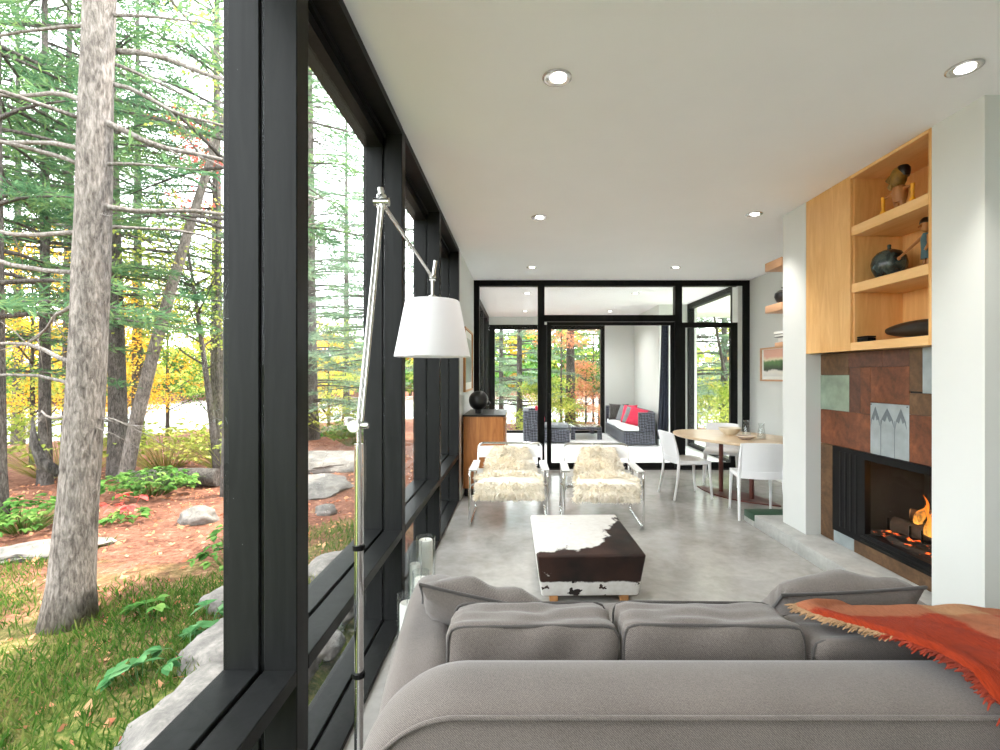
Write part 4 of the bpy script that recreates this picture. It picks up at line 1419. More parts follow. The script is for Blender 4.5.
bm = new_bm(); tube(bm, [h + Vector((0, 0, -0.02)), h + Vector((0.016, 0, 0.09))], [0.009, 0.010], 12); cyl(bm, h + Vector((-0.016, 0, 0)), h + Vector((0.016, 0, 0)), 0.014, 16); build('head_joint', bm, 'alu', lp)
bm = new_bm(); cyl(bm, h + Vector((0, 0, 0)), h + Vector((0, 0, -0.105)), 0.008, 12); lathe(bm, [(0.012, 0), (0.022, 0), (0.024, 0.02), (0.012, 0.026)], tuple(h + Vector((0, 0, -0.115))), 20, closed=True); build('hanger', bm, 'alu', lp)
bm = new_bm(); tube(bm, fillet([h + Vector((0.01, 0, 0)), h + Vector((0.05, 0, -0.03)), h + Vector((0.04, 0, -0.075)), h + Vector((0.006, 0, -0.10))], 0.03, 6), 0.003, 8); build('cable', bm, 'black_metal', lp)
sh0 = h + Vector((0, 0, -0.118)); zt = sh0.z; zb = zt - 0.292
bm = new_bm()
prof = [(0.196, zb), (0.140, zt - 0.008), (0.134, zt), (0.012, zt + 0.001), (0.012, zt - 0.002), (0.132, zt - 0.003), (0.137, zt - 0.010), (0.1935, zb)]
lathe(bm, prof, (sh0.x, sh0.y, 0), 56, closed=True); build('lamp_shade', bm, 'white_shade', lp, angle=40)
bm = new_bm(); lathe(bm, [(0, 0), (0.016, 0.0), (0.02, -0.05), (0.03, -0.09), (0.028, -0.125), (0, -0.14)], (sh0.x, sh0.y, zt - 0.01), 20); build('bulb', bm, 'white_plastic', lp)

# ================================================================== CANDLES IN GLASS CYLINDERS
CG = 'candles in glass cylinders by the window'
def candle(label, x, y, h, r, hc):
    t = thing('hurricane_candle', label, 'candle holder', (x, y, 0), 0, CG)
    bm = new_bm(); lathe(bm, [(0, 0), (r, 0), (r, h), (r - 0.003, h), (r - 0.003, 0.012), (0, 0.012)], n=32); build('glass_cylinder', bm, 'clear_glass', t, smooth=True)
    bm = new_bm(); lathe(bm, [(0, 0.013), (r * 0.72, 0.013), (r * 0.72, hc - 0.006), (r * 0.66, hc), (r * 0.3, hc - 0.006), (0, hc - 0.007)], n=28); build('candle', bm, 'wax', t)
    bm = new_bm(); tube(bm, [(0, 0, hc - 0.01), (0.001, 0, hc + 0.008), (0.004, 0, hc + 0.016)], 0.0014, 6); build('wick', bm, 'wick', t)
candle('tall glass cylinder with thick candle, farthest along the window sill', -0.600, 3.12, 0.45, 0.062, 0.43)
candle('tall slim glass cylinder with candle, against the window post', -0.640, 2.98, 0.46, 0.045, 0.33)
candle('shorter glass with a broad candle in the middle of the cluster', -0.575, 2.84, 0.34, 0.050, 0.30)
candle('low glass with broad candle nearest the sofa arm', -0.615, 2.66, 0.29, 0.055, 0.24)

# ================================================================== DINING SET
TC = Vector((2.70, 5.95, 0)); TA = math.atan2(-0.86, 0.51)
tb = thing('dining_table', 'oval wooden dining table on two maroon steel posts and a boat-shaped base', 'table', (TC.x, TC.y, 0), TA)
bm = new_bm()
N = 72
for (z, f) in ((0.700, 0.975), (0.708, 0.99), (0.728, 1.0), (0.736, 0.998), (0.740, 0.99)):
    pass
ringz = [(0.704, 0.965), (0.710, 0.985), (0.730, 1.0), (0.737, 0.998), (0.740, 0.992)]
rr = []
for z, f in ringz:
    rr.append([bm.verts.new((0.87 * f * math.copysign(abs(math.cos(a)) ** 0.95, math.cos(a)), 0.55 * f * math.copysign(abs(math.sin(a)) ** 1.05, math.sin(a)), z)) for a in [2 * PI * k / N for k in range(N)]])
for A, B in zip(rr, rr[1:]):
    for k in range(N):
        bm.faces.new((A[k], A[(k + 1) % N], B[(k + 1) % N], B[k]))
bm.faces.new(rr[0][::-1]); bm.faces.new(rr[-1])
build('tabletop', bm, 'table_wood', tb)
for s in (-1, 1):
    bm = new_bm(); lathe(bm, [(0.027, 0.016), (0.027, 0.69), (0.075, 0.694), (0.075, 0.703)], (s * 0.21, 0, 0), 28); build('leg', bm, 'maroon_steel', tb)
bm = new_bm()
half = [( -0.575 + 1.15 * k / 24, 0.205 * (1 - ((k / 24 - 0.5) * 2) ** 2)) for k in range(25)]
poly = [(x, -y) for x, y in half] + [(x, y) for x, y in half[-2:0:-1]]
prism(bm, poly, 0.0, 0.014); build('base_plate', bm, 'maroon_steel', tb)

def dining_chair():
    t = thing('dining_chair', '', 'chair', (0, 0, 0), 0, 'white dining chairs')
    bm = new_bm()
    def seat(u, v):
        x = (2 * u - 1) * (0.215 - 0.015 * v)
        y = -0.215 + 0.43 * v
        return Vector((x, y, 0.452 - 0.018 * math.sin(PI * v) * (1 - (2 * u - 1) ** 2) - 0.02 * max(0, 0.15 - v) ** 1 * 2))
    sheet(bm, seat, 14, 14, 0.022); build('seat', bm, 'white_plastic', t, angle=50)
    bm = new_bm()
    def back(u, v):
        w = 0.215 - 0.008 * v
        x = (2 * u - 1) * w
        y = 0.195 + 0.075 * v - 0.04 * (1 - (2 * u - 1) ** 2) * -1 * 0.8
        return Vector((x, y, 0.50 + (0.295 + 0.012 * (1 - (2 * u - 1) ** 4)) * v))
    sheet(bm, back, 16, 12, 0.014); build('backrest', bm, 'white_plastic', t, angle=50)
    bm = new_bm(); sheet(bm, lambda u, v: Vector(((2 * u - 1) * 0.212, 0.193 + 0.032 * (1 - (2 * u - 1) ** 2) + 0.004 * v, 0.428 + 0.075 * v)), 16, 3, 0.020); build('rear_rail', bm, 'white_plastic', t, angle=50)
    for s in (-1, 1):
        bm = new_bm(); tube(bm, [(s * 0.212, -0.225, 0), (s * 0.207, -0.205, 0.25), (s * 0.200, -0.195, 0.445)], [0.012, 0.016, 0.020], 12); build('leg', bm, 'white_plastic', t)
        bm = new_bm(); tube(bm, fillet([(s * 0.226, 0.262, 0), (s * 0.218, 0.215, 0.25), (s * 0.212, 0.196, 0.45), (s * 0.209, 0.225, 0.62), (s * 0.206, 0.272, 0.795)], 0.06, 4), [0.012] * 1 + [0.014, 0.015, 0.016, 0.016, 0.016, 0.017, 0.017, 0.018, 0.018, 0.018, 0.017, 0.016, 0.015, 0.014, 0.014, 0.013, 0.012, 0.012, 0.011][:19], 12); build('leg', bm, 'white_plastic', t)
        bm = new_bm(); tube(bm, [(s * 0.203, -0.2, 0.43), (s * 0.21, 0.2, 0.43)], 0.015, 10); build('seat_rail', bm, 'white_plastic', t)
    bm = new_bm(); tube(bm, [(-0.2, -0.197, 0.43), (0.2, -0.197, 0.43)], 0.014, 10); build('seat_rail', bm, 'white_plastic', t)
    return t
ch = dining_chair()
# the chair's front is its -Y side
ch.location = (2.10, 5.99, 0); ch.rotation_euler = (0, 0, PI / 2 + 0.12)
ch['label'] = 'white dining chair at the table end, side on, nearest the glass wall door'
dup(ch, (2.55, 5.15, 0), PI - 0.20, 'white dining chair with its back turned, beside the column and hearth end')
dup(ch, (2.83, 6.68, 0), -0.46, 'white dining chair behind the table, in front of the hinged glass door')

t = thing('serving_bowl', 'cream ceramic bowl on the dining table', 'bowl', (2.70, 6.12, 0.740))
bm = new_bm(); lathe(bm, [(0, 0), (0.06, 0), (0.065, 0.006), (0.12, 0.05), (0.135, 0.085), (0.130, 0.086), (0.112, 0.052), (0.055, 0.012), (0, 0.010)], n=44); build('body', bm, 'bowl_cream', t)
bm = new_bm(); lathe(bm, [(0.131, 0.080), (0.137, 0.082), (0.137, 0.089), (0.130, 0.089)], n=44, closed=True); build('rim', bm, 'bowl_cream', t)
t = thing('shallow_bowl', 'speckled shallow dish in front of the cream bowl on the table', 'bowl', (2.685, 5.66, 0.740))
bm = new_bm(); lathe(bm, [(0, 0), (0.05, 0), (0.055, 0.005), (0.095, 0.03), (0.112, 0.042), (0.108, 0.044), (0.085, 0.03), (0.05, 0.010), (0, 0.008)], n=44); build('body', bm, 'bowl_band', t)
bm = new_bm(); lathe(bm, [(0.106, 0.040), (0.113, 0.040), (0.113, 0.046), (0.106, 0.046)], n=44, closed=True); build('rim', bm, 'bowl_cream', t)
def carafe(label, x, y, h, r, hand):
    t = thing('glass_carafe', label, 'carafe', (x, y, 0.740), 0.6, 'glass carafes on the dining table')
    bm = new_bm(); lathe(bm, [(0, 0), (r, 0), (r * 1.02, 0.02), (r * 0.9, h * 0.5), (r * 0.62, h * 0.8), (r * 0.78, h), (r * 0.72, h), (r * 0.56, h * 0.8), (r * 0.84, h * 0.5), (r * 0.94, 0.02), (0, 0.014)], n=32); build('body', bm, 'clear_glass', t)
    if hand:
        bm = new_bm(); tube(bm, fillet([(r * 0.62, 0, h * 0.86), (r * 1.5, 0, h * 0.9), (r * 1.4, 0, h * 0.35), (r * 0.92, 0, h * 0.32)], 0.03, 6), 0.006, 8); build('handle', bm, 'clear_glass', t)
carafe('glass jug with handle beside the bowls on the dining table', 2.81, 5.90, 0.205, 0.05, True)
carafe('second glass jug, standing alone farther along the dining table', 2.90, 5.72, 0.185, 0.045, True)

# ================================================================== PORCH FURNITURE
def wicker_sofa():
    t = thing('wicker_sofa', 'charcoal woven wicker sofa with white seat pads on the porch', 'sofa', (2.6, 11.25, 0))
    x0, x1, y0, y1 = -0.35, 0.32, -1.06, 1.12
    bm = new_bm(); box(bm, x0, x1, y0, y1, 0.02, 0.29, 0.015); build('base', bm, 'weave', t)
    bm = new_bm(); box(bm, 0.20, x1, y0 + 0.121, y1 - 0.121, 0.291, 0.72, 0.015); build('backrest', bm, 'weave', t)
    for ya, yb in ((y0, y0 + 0.12), (y1 - 0.12, y1)):
        bm = new_bm(); box(bm, -0.03 if ya < 0 else x0, x1, ya, yb, 0.291, 0.72 if ya > 0 else 0.70, 0.015); build('arm', bm, 'weave', t)
    for k in range(2):
        ya = y0 + 0.01 + k * 1.06 if k == 0 else 0.01
        yb = 0.0 if k == 0 else y1 - 0.125
        bm = new_bm(); superbox(bm, ((x0 + 0.19) / 2 - 0.01, (ya + yb) / 2, 0.345), ((0.19 - x0) / 2, (yb - ya) / 2, 0.055), 7, 8); build('seat_pad', bm, 'white_fabric', t, angle=80)
    return t
wicker_sofa()
PG2 = 'pillows on the porch sofa'
scatter('crimson pillow nearest, slumped on the porch sofa end', 'pillow', (2.60, 10.46, 0.585), (math.radians(-24), 0.2, math.radians(-40)), 0.44, 0.42, 0.16, 'red_fabric', None, 1.2, PG2)
scatter('grey pillow between the two crimson pillows on the porch sofa', 'pillow', (2.54, 10.78, 0.58), (math.radians(-20), 0.12, math.radians(-58)), 0.42, 0.40, 0.13, 'grey_fabric', None, 2.2, PG2)
scatter('crimson pillow standing behind the middle grey one on the porch sofa', 'pillow', (2.56, 11.08, 0.60), (math.radians(-18), -0.05, math.radians(-62)), 0.46, 0.44, 0.14, 'red_fabric', None, 3.2, PG2)
scatter('pale grey pillow leaning behind the far crimson pillow on the porch sofa', 'pillow', (2.52, 11.40, 0.585), (math.radians(-20), 0.1, math.radians(-60)), 0.42, 0.40, 0.13, 'grey_fabric', None, 4.2, PG2)
scatter('dark grey pillow at the far arm of the porch sofa', 'pillow', (2.48, 11.84, 0.59), (math.radians(-18), 0.0, math.radians(-20)), 0.48, 0.42, 0.14, 'sofa_pipe', None, 5.2, PG2)
t = thing('coffee_table', 'low dark coffee table on the porch beside the wicker sofa', 'table', (1.59, 11.75, 0))
bm = new_bm(); box(bm, -0.36, 0.36, -0.62, 0.62, 0.225, 0.29, 0.008); build('tabletop', bm, 'weave', t)
bm = new_bm(); box(bm, -0.35, 0.35, -0.61, 0.61, 0.291, 0.297, 0.002); build('glass_top', bm, 'clear_glass', t)
for x in (-0.31, 0.31):
    for y in (-0.57, 0.57):
        bm = new_bm(); box(bm, x - 0.05, x + 0.05, y - 0.05, y + 0.05, 0, 0.224, 0.006); build('leg', bm, 'weave', t)
t = thing('wicker_armchair', 'charcoal wicker armchair on the porch, side on behind the sliding door', 'armchair', (0.62, 10.95, 0))
bm = new_bm(); box(bm, -0.50, 0.52, -0.42, 0.42, 0.02, 0.30, 0.015); build('base', bm, 'weave', t)
bm = new_bm(); box(bm, -0.50, -0.38, -0.42, 0.42, 0.301, 0.72, 0.015); build('backrest', bm, 'weave', t)
for y0, y1 in ((-0.42, -0.31), (0.31, 0.42)):
    bm = new_bm(); box(bm, -0.379, -0.06, y0, y1, 0.301, 0.72, 0.02); build('arm', bm, 'weave', t)
bm = new_bm(); superbox(bm, (0.07, 0.0, 0.35), (0.44, 0.30, 0.05), 7, 8); build('seat_pad', bm, 'grey_fabric', t, angle=80)
scatter('dark red pillow on the porch armchair', 'pillow', (0.50, 10.95, 0.60), (math.radians(-16), 0.1, math.radians(75)), 0.44, 0.42, 0.14, 'red_fabric', None, 6.2, PG2)
# curtain
bm = new_bm()
def cur(u, v):
    w = 0.16 + 0.10 * v ** 1.5
    x = 3.10 - w * 0.9 * (1 - u) + 0.02
    return Vector((x, 9.95 + 0.05 * math.sin(u * 22) * (0.5 + 0.5 * v), 2.62 - 2.45 * v))
sheet(bm, cur, 44, 16, 0.008)
cu = thing('curtain', 'dark navy curtain gathered at the edge of the porch wall', 'curtain', (2.93, 9.95, 0.17))
bmesh.ops.translate(bm, verts=bm.verts, vec=(-2.93, -9.95, -0.17)); build('cloth', bm, 'navy_curtain', cu, angle=60)
bm = new_bm(); tube(bm, [(-0.5, 0, 2.47), (0.25, 0, 2.47)], 0.012, 10); tube(bm, [(0.10, 0.0, 2.47), (0.10, 0.25, 2.47)], 0.008, 8); build('rod', bm, 'black_metal', cu)

# ================================================================== OUTDOORS
def sst(a, b, x):
    t = min(1.0, max(0.0, (x - a) / (b - a)))
    return t * t * (3 - 2 * t)
def gz(x, y):
    r = math.hypot(x - 1.0, y - 4.0)
    z = -0.10 + 0.05 * mnoise.noise(Vector((x * 0.5, y * 0.5, 1))) + 0.025 * mnoise.noise(Vector((x * 1.9, y * 1.9, 4)))
    z -= 2.6 * sst(14, 24, r)
    z += 6.0 * sst(62, 100, r)
    if x > -1.3:
        z -= 0.25 * sst(-1.3, -0.95, x)
    return z
bm = new_bm()
NX, NY = 110, 110
def gcoord(i, n, a, b, c):
    u = i / n * 2 - 1
    return c + (b - a) / 2 * (0.12 * u + 0.88 * abs(u) ** 2.6 * (1 if u > 0 else -1))
V = [[None] * (NY + 1) for _ in range(NX + 1)]
for i in range(NX + 1):
    for j in range(NY + 1):
        x = gcoord(i, NX, -130, 130, -3.0)
        y = gcoord(j, NY, -130, 130, 4.5)
        inside = -0.8 < x < 6.1 and -3.0 < y < 12.5
        z = gz(x, y)
        V[i][j] = bm.verts.new((x, y, min(z, -0.45) if inside else z))
for i in range(NX):
    for j in range(NY):
        bm.faces.new((V[i][j], V[i + 1][j], V[i + 1][j + 1], V[i][j + 1]))
struct('ground', bm, 'ground')
bm = new_bm(); bmesh.ops.create_circle(bm, cap_ends=True, radius=95, segments=64); bmesh.ops.translate(bm, verts=bm.verts, vec=(0, 0, -1.75)); struct('lake', bm, 'water')

def unit(a):
    return a / (np.linalg.norm(a, axis=-1, keepdims=True) + 1e-9)

def needle_boughs(bm, boughs, rng, per=26, m=8, nl=0.12, nw=0.016):
    """boughs: list of (start, direction, length, droop); adds bough tubes to bm and returns needle arrays"""
    VV, FF, off = [], [], 0
    for (p, d, L, droop, rad) in boughs:
        p = np.array(p); d = unit(np.array(d))
        nseg = 6
        pts = []
        for k in range(nseg + 1):
            t = k / nseg
            pts.append(p + d * L * t + np.array([0, 0, -droop * L * t * t + 0.10 * L * max(0, t - 0.7)]))
        tube(bm, [Vector(q) for q in pts], [rad * (1 - 0.85 * k / nseg) for k in range(nseg + 1)], 5)
        if per <= 0:
            continue
        n = max(6, int(per * L))
        t = rng.uniform(0.22, 1.0, n)
        idx = np.clip((t * nseg).astype(int), 0, nseg - 1)
        P = np.array(pts)
        fr = (t * nseg - idx)[:, None]
        base = P[idx] * (1 - fr) + P[idx + 1] * fr
        dirs = unit(P[idx + 1] - P[idx])
        side = np.cross(dirs, np.array([0, 0, 1.0])) * rng.choice([-1, 1], n)[:, None]
        tw = unit(dirs * 0.75 + unit(side) * 0.8 + rng.normal(size=(n, 3)) * np.array([.18, .18, .12]))
        tl = (0.16 + 0.32 * (1 - t)) * min(1.2, 0.5 + 0.4 * L) * rng.uniform(0.6, 1.2, n)
        s = np.repeat(np.arange(n), m)
        u = np.tile(np.linspace(0.05, 1.0, m), n)
        q = base[s] + tw[s] * (tl[s] * u)[:, None] + np.array([0, 0, -0.10]) * ((tl[s] * u) ** 2)[:, None]
        dd = unit(tw[s] + rng.normal(size=(n * m, 3)) * 0.45)
        v, f = diamonds(q, dd, nl * rng.uniform(0.7, 1.2, n * m), nw * rng.uniform(0.7, 1.4, n * m), rng)
        VV.append(v); FF.append(f + off); off += len(v)
    if not VV:
        return None
    return np.concatenate(VV), np.concatenate(FF)

def conifer(label, x, y, H, z0, blen, seed, mat='needle', bark='bark_dark', r0=0.14, step=0.38, per=26, lean=(0, 0), droop=0.22, m=6, group=None):
    m = 8
    rg = np.random.default_rng(seed)
    t = thing('spruce_tree', label, 'tree', (x, y, gz(x, y) - 0.05), 0, group)
    bm = new_bm()
    n = 12
    tube(bm, [(lean[0] * (k / n) * H, lean[1] * (k / n) * H, H * k / n) for k in range(n + 1)], [r0 * (1.25 if k == 0 else 1) * (1 - 0.85 * k / n) for k in range(n + 1)], 12)
    boughs = []
    z = z0
    while z < H * 0.98:
        for _ in range(4):
            a = rg.uniform(0, 2 * PI)
            L = (blen * (1 - (z - z0) / (H - z0)) ** 0.75 + 0.25) * rg.uniform(0.6, 1.1)
            zz = z + rg.uniform(-.12, .12)
            boughs.append(((lean[0] * zz, lean[1] * zz, zz), (math.cos(a), math.sin(a), 0.12), L, droop, 0.016 + 0.006 * L))
        z += step
    res = needle_boughs(bm, boughs, rg, per, m)
    build('trunk', bm, bark, t, angle=80)
    np_mesh('foliage', res[0], res[1], mat, t)
    return t

def broadleaf_parts(H, z0, R, ncl, per, rg, size=0.09, lean=(0, 0), r0=0.09, flat=0.75):
    bm = new_bm()
    n = 8
    tube(bm, [(lean[0] * H * (k / n) ** 1.2, lean[1] * H * (k / n) ** 1.2, H * 0.9 * k / n) for k in range(n + 1)], [r0 * (1 - 0.8 * k / n) for k in range(n + 1)], 10)
    C = []
    for i in range(ncl):
        zz = rg.uniform(z0, H)
        k = (zz - z0) / max(0.01, H - z0)
        rr = R * (0.45 + 0.75 * math.sin(PI * min(1, 0.15 + 0.8 * k))) * math.sqrt(rg.random())
        a = rg.uniform(0, 2 * PI)
        c = np.array([lean[0] * zz + rr * math.cos(a), lean[1] * zz + rr * math.sin(a), zz])
        C.append(c)
        if i % 3 == 0:
            s = Vector((lean[0] * zz * 0.85, lean[1] * zz * 0.85, max(z0 * 0.6, zz - 0.5 * rr - 0.2)))
            mid = s.lerp(Vector(c), 0.5) + Vector((0, 0, -0.05))
            tube(bm, [s, mid, Vector(c)], [0.2 * r0 + 0.006, 0.013, 0.005], 5)
    C = np.array(C)
    s = np.repeat(np.arange(ncl), per)
    P = C[s] + rg.normal(size=(ncl * per, 3)) * np.array([0.26, 0.26, 0.13]) * (0.6 + 0.16 * R)
    D = unit(rg.normal(size=(ncl * per, 3)) * np.array([1, 1, 0.5]) + np.array([0, 0, -0.25]))
    v, f = diamonds(P, D, size * rg.uniform(0.7, 1.2, len(P)), size * 0.75 * rg.uniform(0.7, 1.2, len(P)), rg)
    return bm, v, f

def broadleaf(label, x, y, H, z0, R, ncl, per, mat, seed, size=0.09, lean=(0, 0), r0=0.09, name='maple_tree', cat='tree', group=None, bark='bark_dark', zoff=0.0):
    rg = np.random.default_rng(seed)
    t = thing(name, label, cat, (x, y, gz(x, y) - 0.05 + zoff), 0, group)
    bm, v, f = broadleaf_parts(H, z0, R, ncl, per, rg, size, lean, r0)
    build('trunk' if cat == 'tree' else 'stem', bm, bark, t, angle=80)
    np_mesh('foliage', v, f, mat, t)
    return t

# ---- the big pale pine right outside the near window
mp = thing('pine_tree', 'big pale-barked pine trunk standing in the grass outside the near window', 'tree', (-2.88, 3.07, -0.12))
bm = new_bm()
n = 26
pts, rad = [], []
for k in range(n + 1):
    z = 7.5 * k / n
    pts.append((0.055 * z + 0.015 * math.sin(z * 1.1), 0.02 * math.sin(z * 0.8), z))
    rad.append(0.112 * (1 + 0.38 * math.exp(-z * 5.0)) * (1 - 0.06 * z))
tube(bm, pts, rad, 28)
for v in bm.verts:
    nz = mnoise.noise(Vector((v.co.x * 22, v.co.y * 22, v.co.z * 5))) * 0.008 + mnoise.noise(Vector((v.co.x * 5, v.co.y * 5, v.co.z * 9))) * 0.006
    ax = Vector((0.055 * v.co.z, 0, v.co.z))
    d = v.co - ax
    if d.length > 1e-4:
        v.co += d.normalized() * nz
build('trunk', bm, 'bark', mp, angle=180)
rg = np.random.default_rng(21)
def bough(parent, z, a, L, droop, r, rise=0.0, wig=0.05, sub=3, seed=0):
    rr = random.Random(seed * 31 + int(z * 100))
    bm = new_bm()
    p0 = Vector((0.055 * z, 0, z))
    d = Vector((math.cos(a), math.sin(a), rise))
    P = []
    for k in range(11):
        t = k / 10
        P.append(p0 + d * L * t + Vector((wig * math.sin(t * 7 + seed), wig * math.cos(t * 6 + seed), -droop * L * t * t + 0.03 * math.sin(t * 11 + seed))))
    tube(bm, P, [r * (1 - 0.8 * k / 10) for k in range(11)], 7)
    for s in range(sub):
        k = rr.randint(3, 9)
        q = P[k]
        e = d + Vector((rr.uniform(-.8, .8), rr.uniform(-.8, .8), rr.uniform(-.7, .3)))
        l = rr.uniform(0.15, 0.4)
        tube(bm, [q, q + e.normalized() * l * 0.5 + Vector((0, 0, -0.03)), q + e.normalized() * l + Vector((0, 0, -0.09))], [r * 0.35, r * 0.22, r * 0.1], 5)
    build('dead_branch', bm, 'branch', parent, angle=180)
for i, (z, a, L, dr, r, ri) in enumerate(((3.72, 0.35, 1.45, 0.12, 0.020, -0.02), (3.48, 0.5, 1.3, 0.10, 0.016, -0.10), (3.22, 0.45, 1.4, 0.10, 0.022, -0.10), (2.72, 0.4, 1.4, 0.02, 0.020, 0.02), (2.62, 0.8, 1.4, 0.12, 0.012, 0.05),
        (3.4, 2.7, 2.4, 0.02, 0.020, 0.28), (3.05, 2.9, 2.2, 0.0, 0.018, 0.20), (2.9, 3.5, 1.8, 0.0, 0.015, 0.30), (2.5, 2.8, 2.4, 0.0, 0.018, 0.15), (2.25, 3.2, 2.0, -0.05, 0.016, 0.22), (2.1, 2.6, 1.8, 0.1, 0.014, -0.1), (1.72, 2.9, 1.9, 0.0, 0.016, 0.14), (1.55, 3.3, 1.5, -0.1, 0.012, 0.1), (1.34, 2.5, 1.4, 0.1, 0.012, 0.05), (1.32, 0.2, 0.25, 0, 0.010, 0.0))):
    bough(mp, z, a, L, dr, r, ri, 0.04, 5, i)
# a torn stub
bm = new_bm(); tube(bm, [(0.0, -0.05, 1.00), (-0.075, -0.09, 1.08), (-0.115, -0.10, 1.20), (-0.125, -0.10, 1.36)], [0.03, 0.034, 0.024, 0.003], 8); build('broken_stub', bm, 'bark_dark', mp, angle=180)
# green sprays in the pine's crown and on its upper limbs
bm = new_bm()
B = []
for i in range(34):
    z = rg.uniform(2.9, 6.6)
    a = rg.uniform(0, 2 * PI)
    B.append(((0.055 * z, 0, z), (math.cos(a), math.sin(a), 0.1), rg.uniform(0.8, 2.2) if math.cos(a) < 0 else rg.uniform(0.6, 1.2), 0.15, 0.014))
res = needle_boughs(bm, B, rg, 16, 6, 0.10, 0.016)
build('bough', bm, 'branch', mp, angle=180)
np_mesh('foliage', res[0], res[1], 'needle', mp)

# ---- mid-distance trunks
conifer('slim grey spruce trunk behind the big pale pine, bare low down', -6.2, 7.46, 9.5, 2.4, 1.9, 31, r0=0.135, per=16, lean=(-0.02, 0.0))
broadleaf('leaning grey trunk crossing in front of the slim spruce', -5.95, 7.25, 9.0, 5.2, 1.2, 26, 60, 'leaf_lime', 32, 0.07, lean=(0.265, 0.0), r0=0.10, bark='bark')
broadleaf('thin crooked young tree by the log and lake', -4.95, 7.9, 4.6, 2.1, 0.8, 40, 55, 'leaf_lime', 33, 0.06, lean=(-0.12, 0.0), r0=0.06)
conifer('dark trunk at the very edge of the view beyond the grass', -5.45, 5.0, 8.0, 2.3, 1.8, 34, r0=0.10, per=22)
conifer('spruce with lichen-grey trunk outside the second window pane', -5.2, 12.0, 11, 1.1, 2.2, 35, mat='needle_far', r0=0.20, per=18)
TG = 'spruces in the woods outside the window wall'
for i, (lab, x, y, H, z0, bl, mat) in enumerate((
        ('dense spruce behind the pale pine, filling the gap beside its crown', -8.6, 9.2, 11, 3.2, 2.3, 'needle'),
        ('spruce whose boughs hang over the leaning trunk', -8.4, 10.6, 11, 3.9, 2.2, 'needle'),
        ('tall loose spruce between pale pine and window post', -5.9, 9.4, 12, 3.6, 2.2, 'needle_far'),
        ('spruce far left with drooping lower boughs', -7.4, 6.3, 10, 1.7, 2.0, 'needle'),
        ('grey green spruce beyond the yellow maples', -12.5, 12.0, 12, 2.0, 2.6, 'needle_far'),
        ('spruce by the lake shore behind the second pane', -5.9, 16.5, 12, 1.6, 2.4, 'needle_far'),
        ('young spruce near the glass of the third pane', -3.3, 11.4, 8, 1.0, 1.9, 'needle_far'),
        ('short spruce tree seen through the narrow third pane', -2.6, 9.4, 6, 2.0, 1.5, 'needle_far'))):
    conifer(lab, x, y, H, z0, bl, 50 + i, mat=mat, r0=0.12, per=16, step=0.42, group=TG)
conifer('spruce hidden by the window post, its boughs spreading above the lake view', -3.85, 6.4, 10.5, 3.7, 2.3, 71, mat='needle', r0=0.09, per=24, step=0.36, group=TG)
conifer('spruce with thick green boughs at the top corner beside the pale pine', -6.9, 7.0, 10.5, 3.2, 2.0, 72, mat='needle', r0=0.08, per=26, step=0.36, group=TG)
YG = 'autumn maples between window and lake'
for i, (lab, x, y, H, z0, R, ncl, mat) in enumerate((
        ('bright yellow maple directly behind the big pale pine', -8.7, 8.6, 4.0, 1.0, 1.5, 60, 'leaf_yellow'),
        ('yellow orange maple behind the slim spruce trunk', -9.0, 10.8, 4.0, 0.9, 1.4, 60, 'leaf_yellow'),
        ('lime green young maple at the edge of the view behind the needles', -8.8, 7.2, 2.6, 0.5, 1.2, 50, 'leaf_lime'),
        ('lime and yellow maple at the lake shore behind the leaning trunk', -9.2, 12.6, 5.0, 1.2, 1.7, 60, 'leaf_lime'),
        ('green maple at the lake shore, nearest the window post', -7.9, 12.4, 3.8, 0.8, 1.2, 50, 'leaf_green'),
        ('red-leaved maple twig crown high beside the window post', -5.2, 8.3, 6.4, 4.6, 0.9, 7, 'leaf_red'),
        ('lime maple behind the lichen-grey spruce', -5.6, 14.2, 3.2, 0.6, 1.3, 50, 'leaf_lime'))):
    broadleaf(lab, x, y, H, z0, R, ncl, 150, mat, 80 + i, 0.058, r0=0.05, group=YG)

# ---- behind the porch
BG2 = 'trees behind the porch'
for i, (lab, x, y, H, z0, bl, per) in enumerate((
        ('pale drooping spruce seen through the porch window beside the teak cabinet', 0.05, 16.5, 11, 0.9, 2.4, 26),
        ('spruce standing behind the drooping one at the porch', -0.7, 20.0, 13, 1.2, 2.6, 22),
        ('straight dark trunk in the middle of the porch window', 1.75, 16.0, 11, 3.4, 2.0, 14),
        ('spruce behind the porch sofa wall edge', 3.2, 18.5, 12, 1.5, 2.5, 20),
        ('thick grey trunk seen through the hinged glass door', 4.62, 12.8, 11, 1.6, 2.2, 18),
        ('slender spruce beyond the hinged glass door', 6.1, 14.2, 11, 1.0, 2.2, 22),
        ('dense spruce farthest beyond the hinged glass door', 7.3, 17.0, 12, 0.8, 2.6, 22))):
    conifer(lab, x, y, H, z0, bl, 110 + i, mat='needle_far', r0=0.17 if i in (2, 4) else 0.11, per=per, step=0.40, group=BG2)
MG = 'autumn shrubs and maples behind the porch'
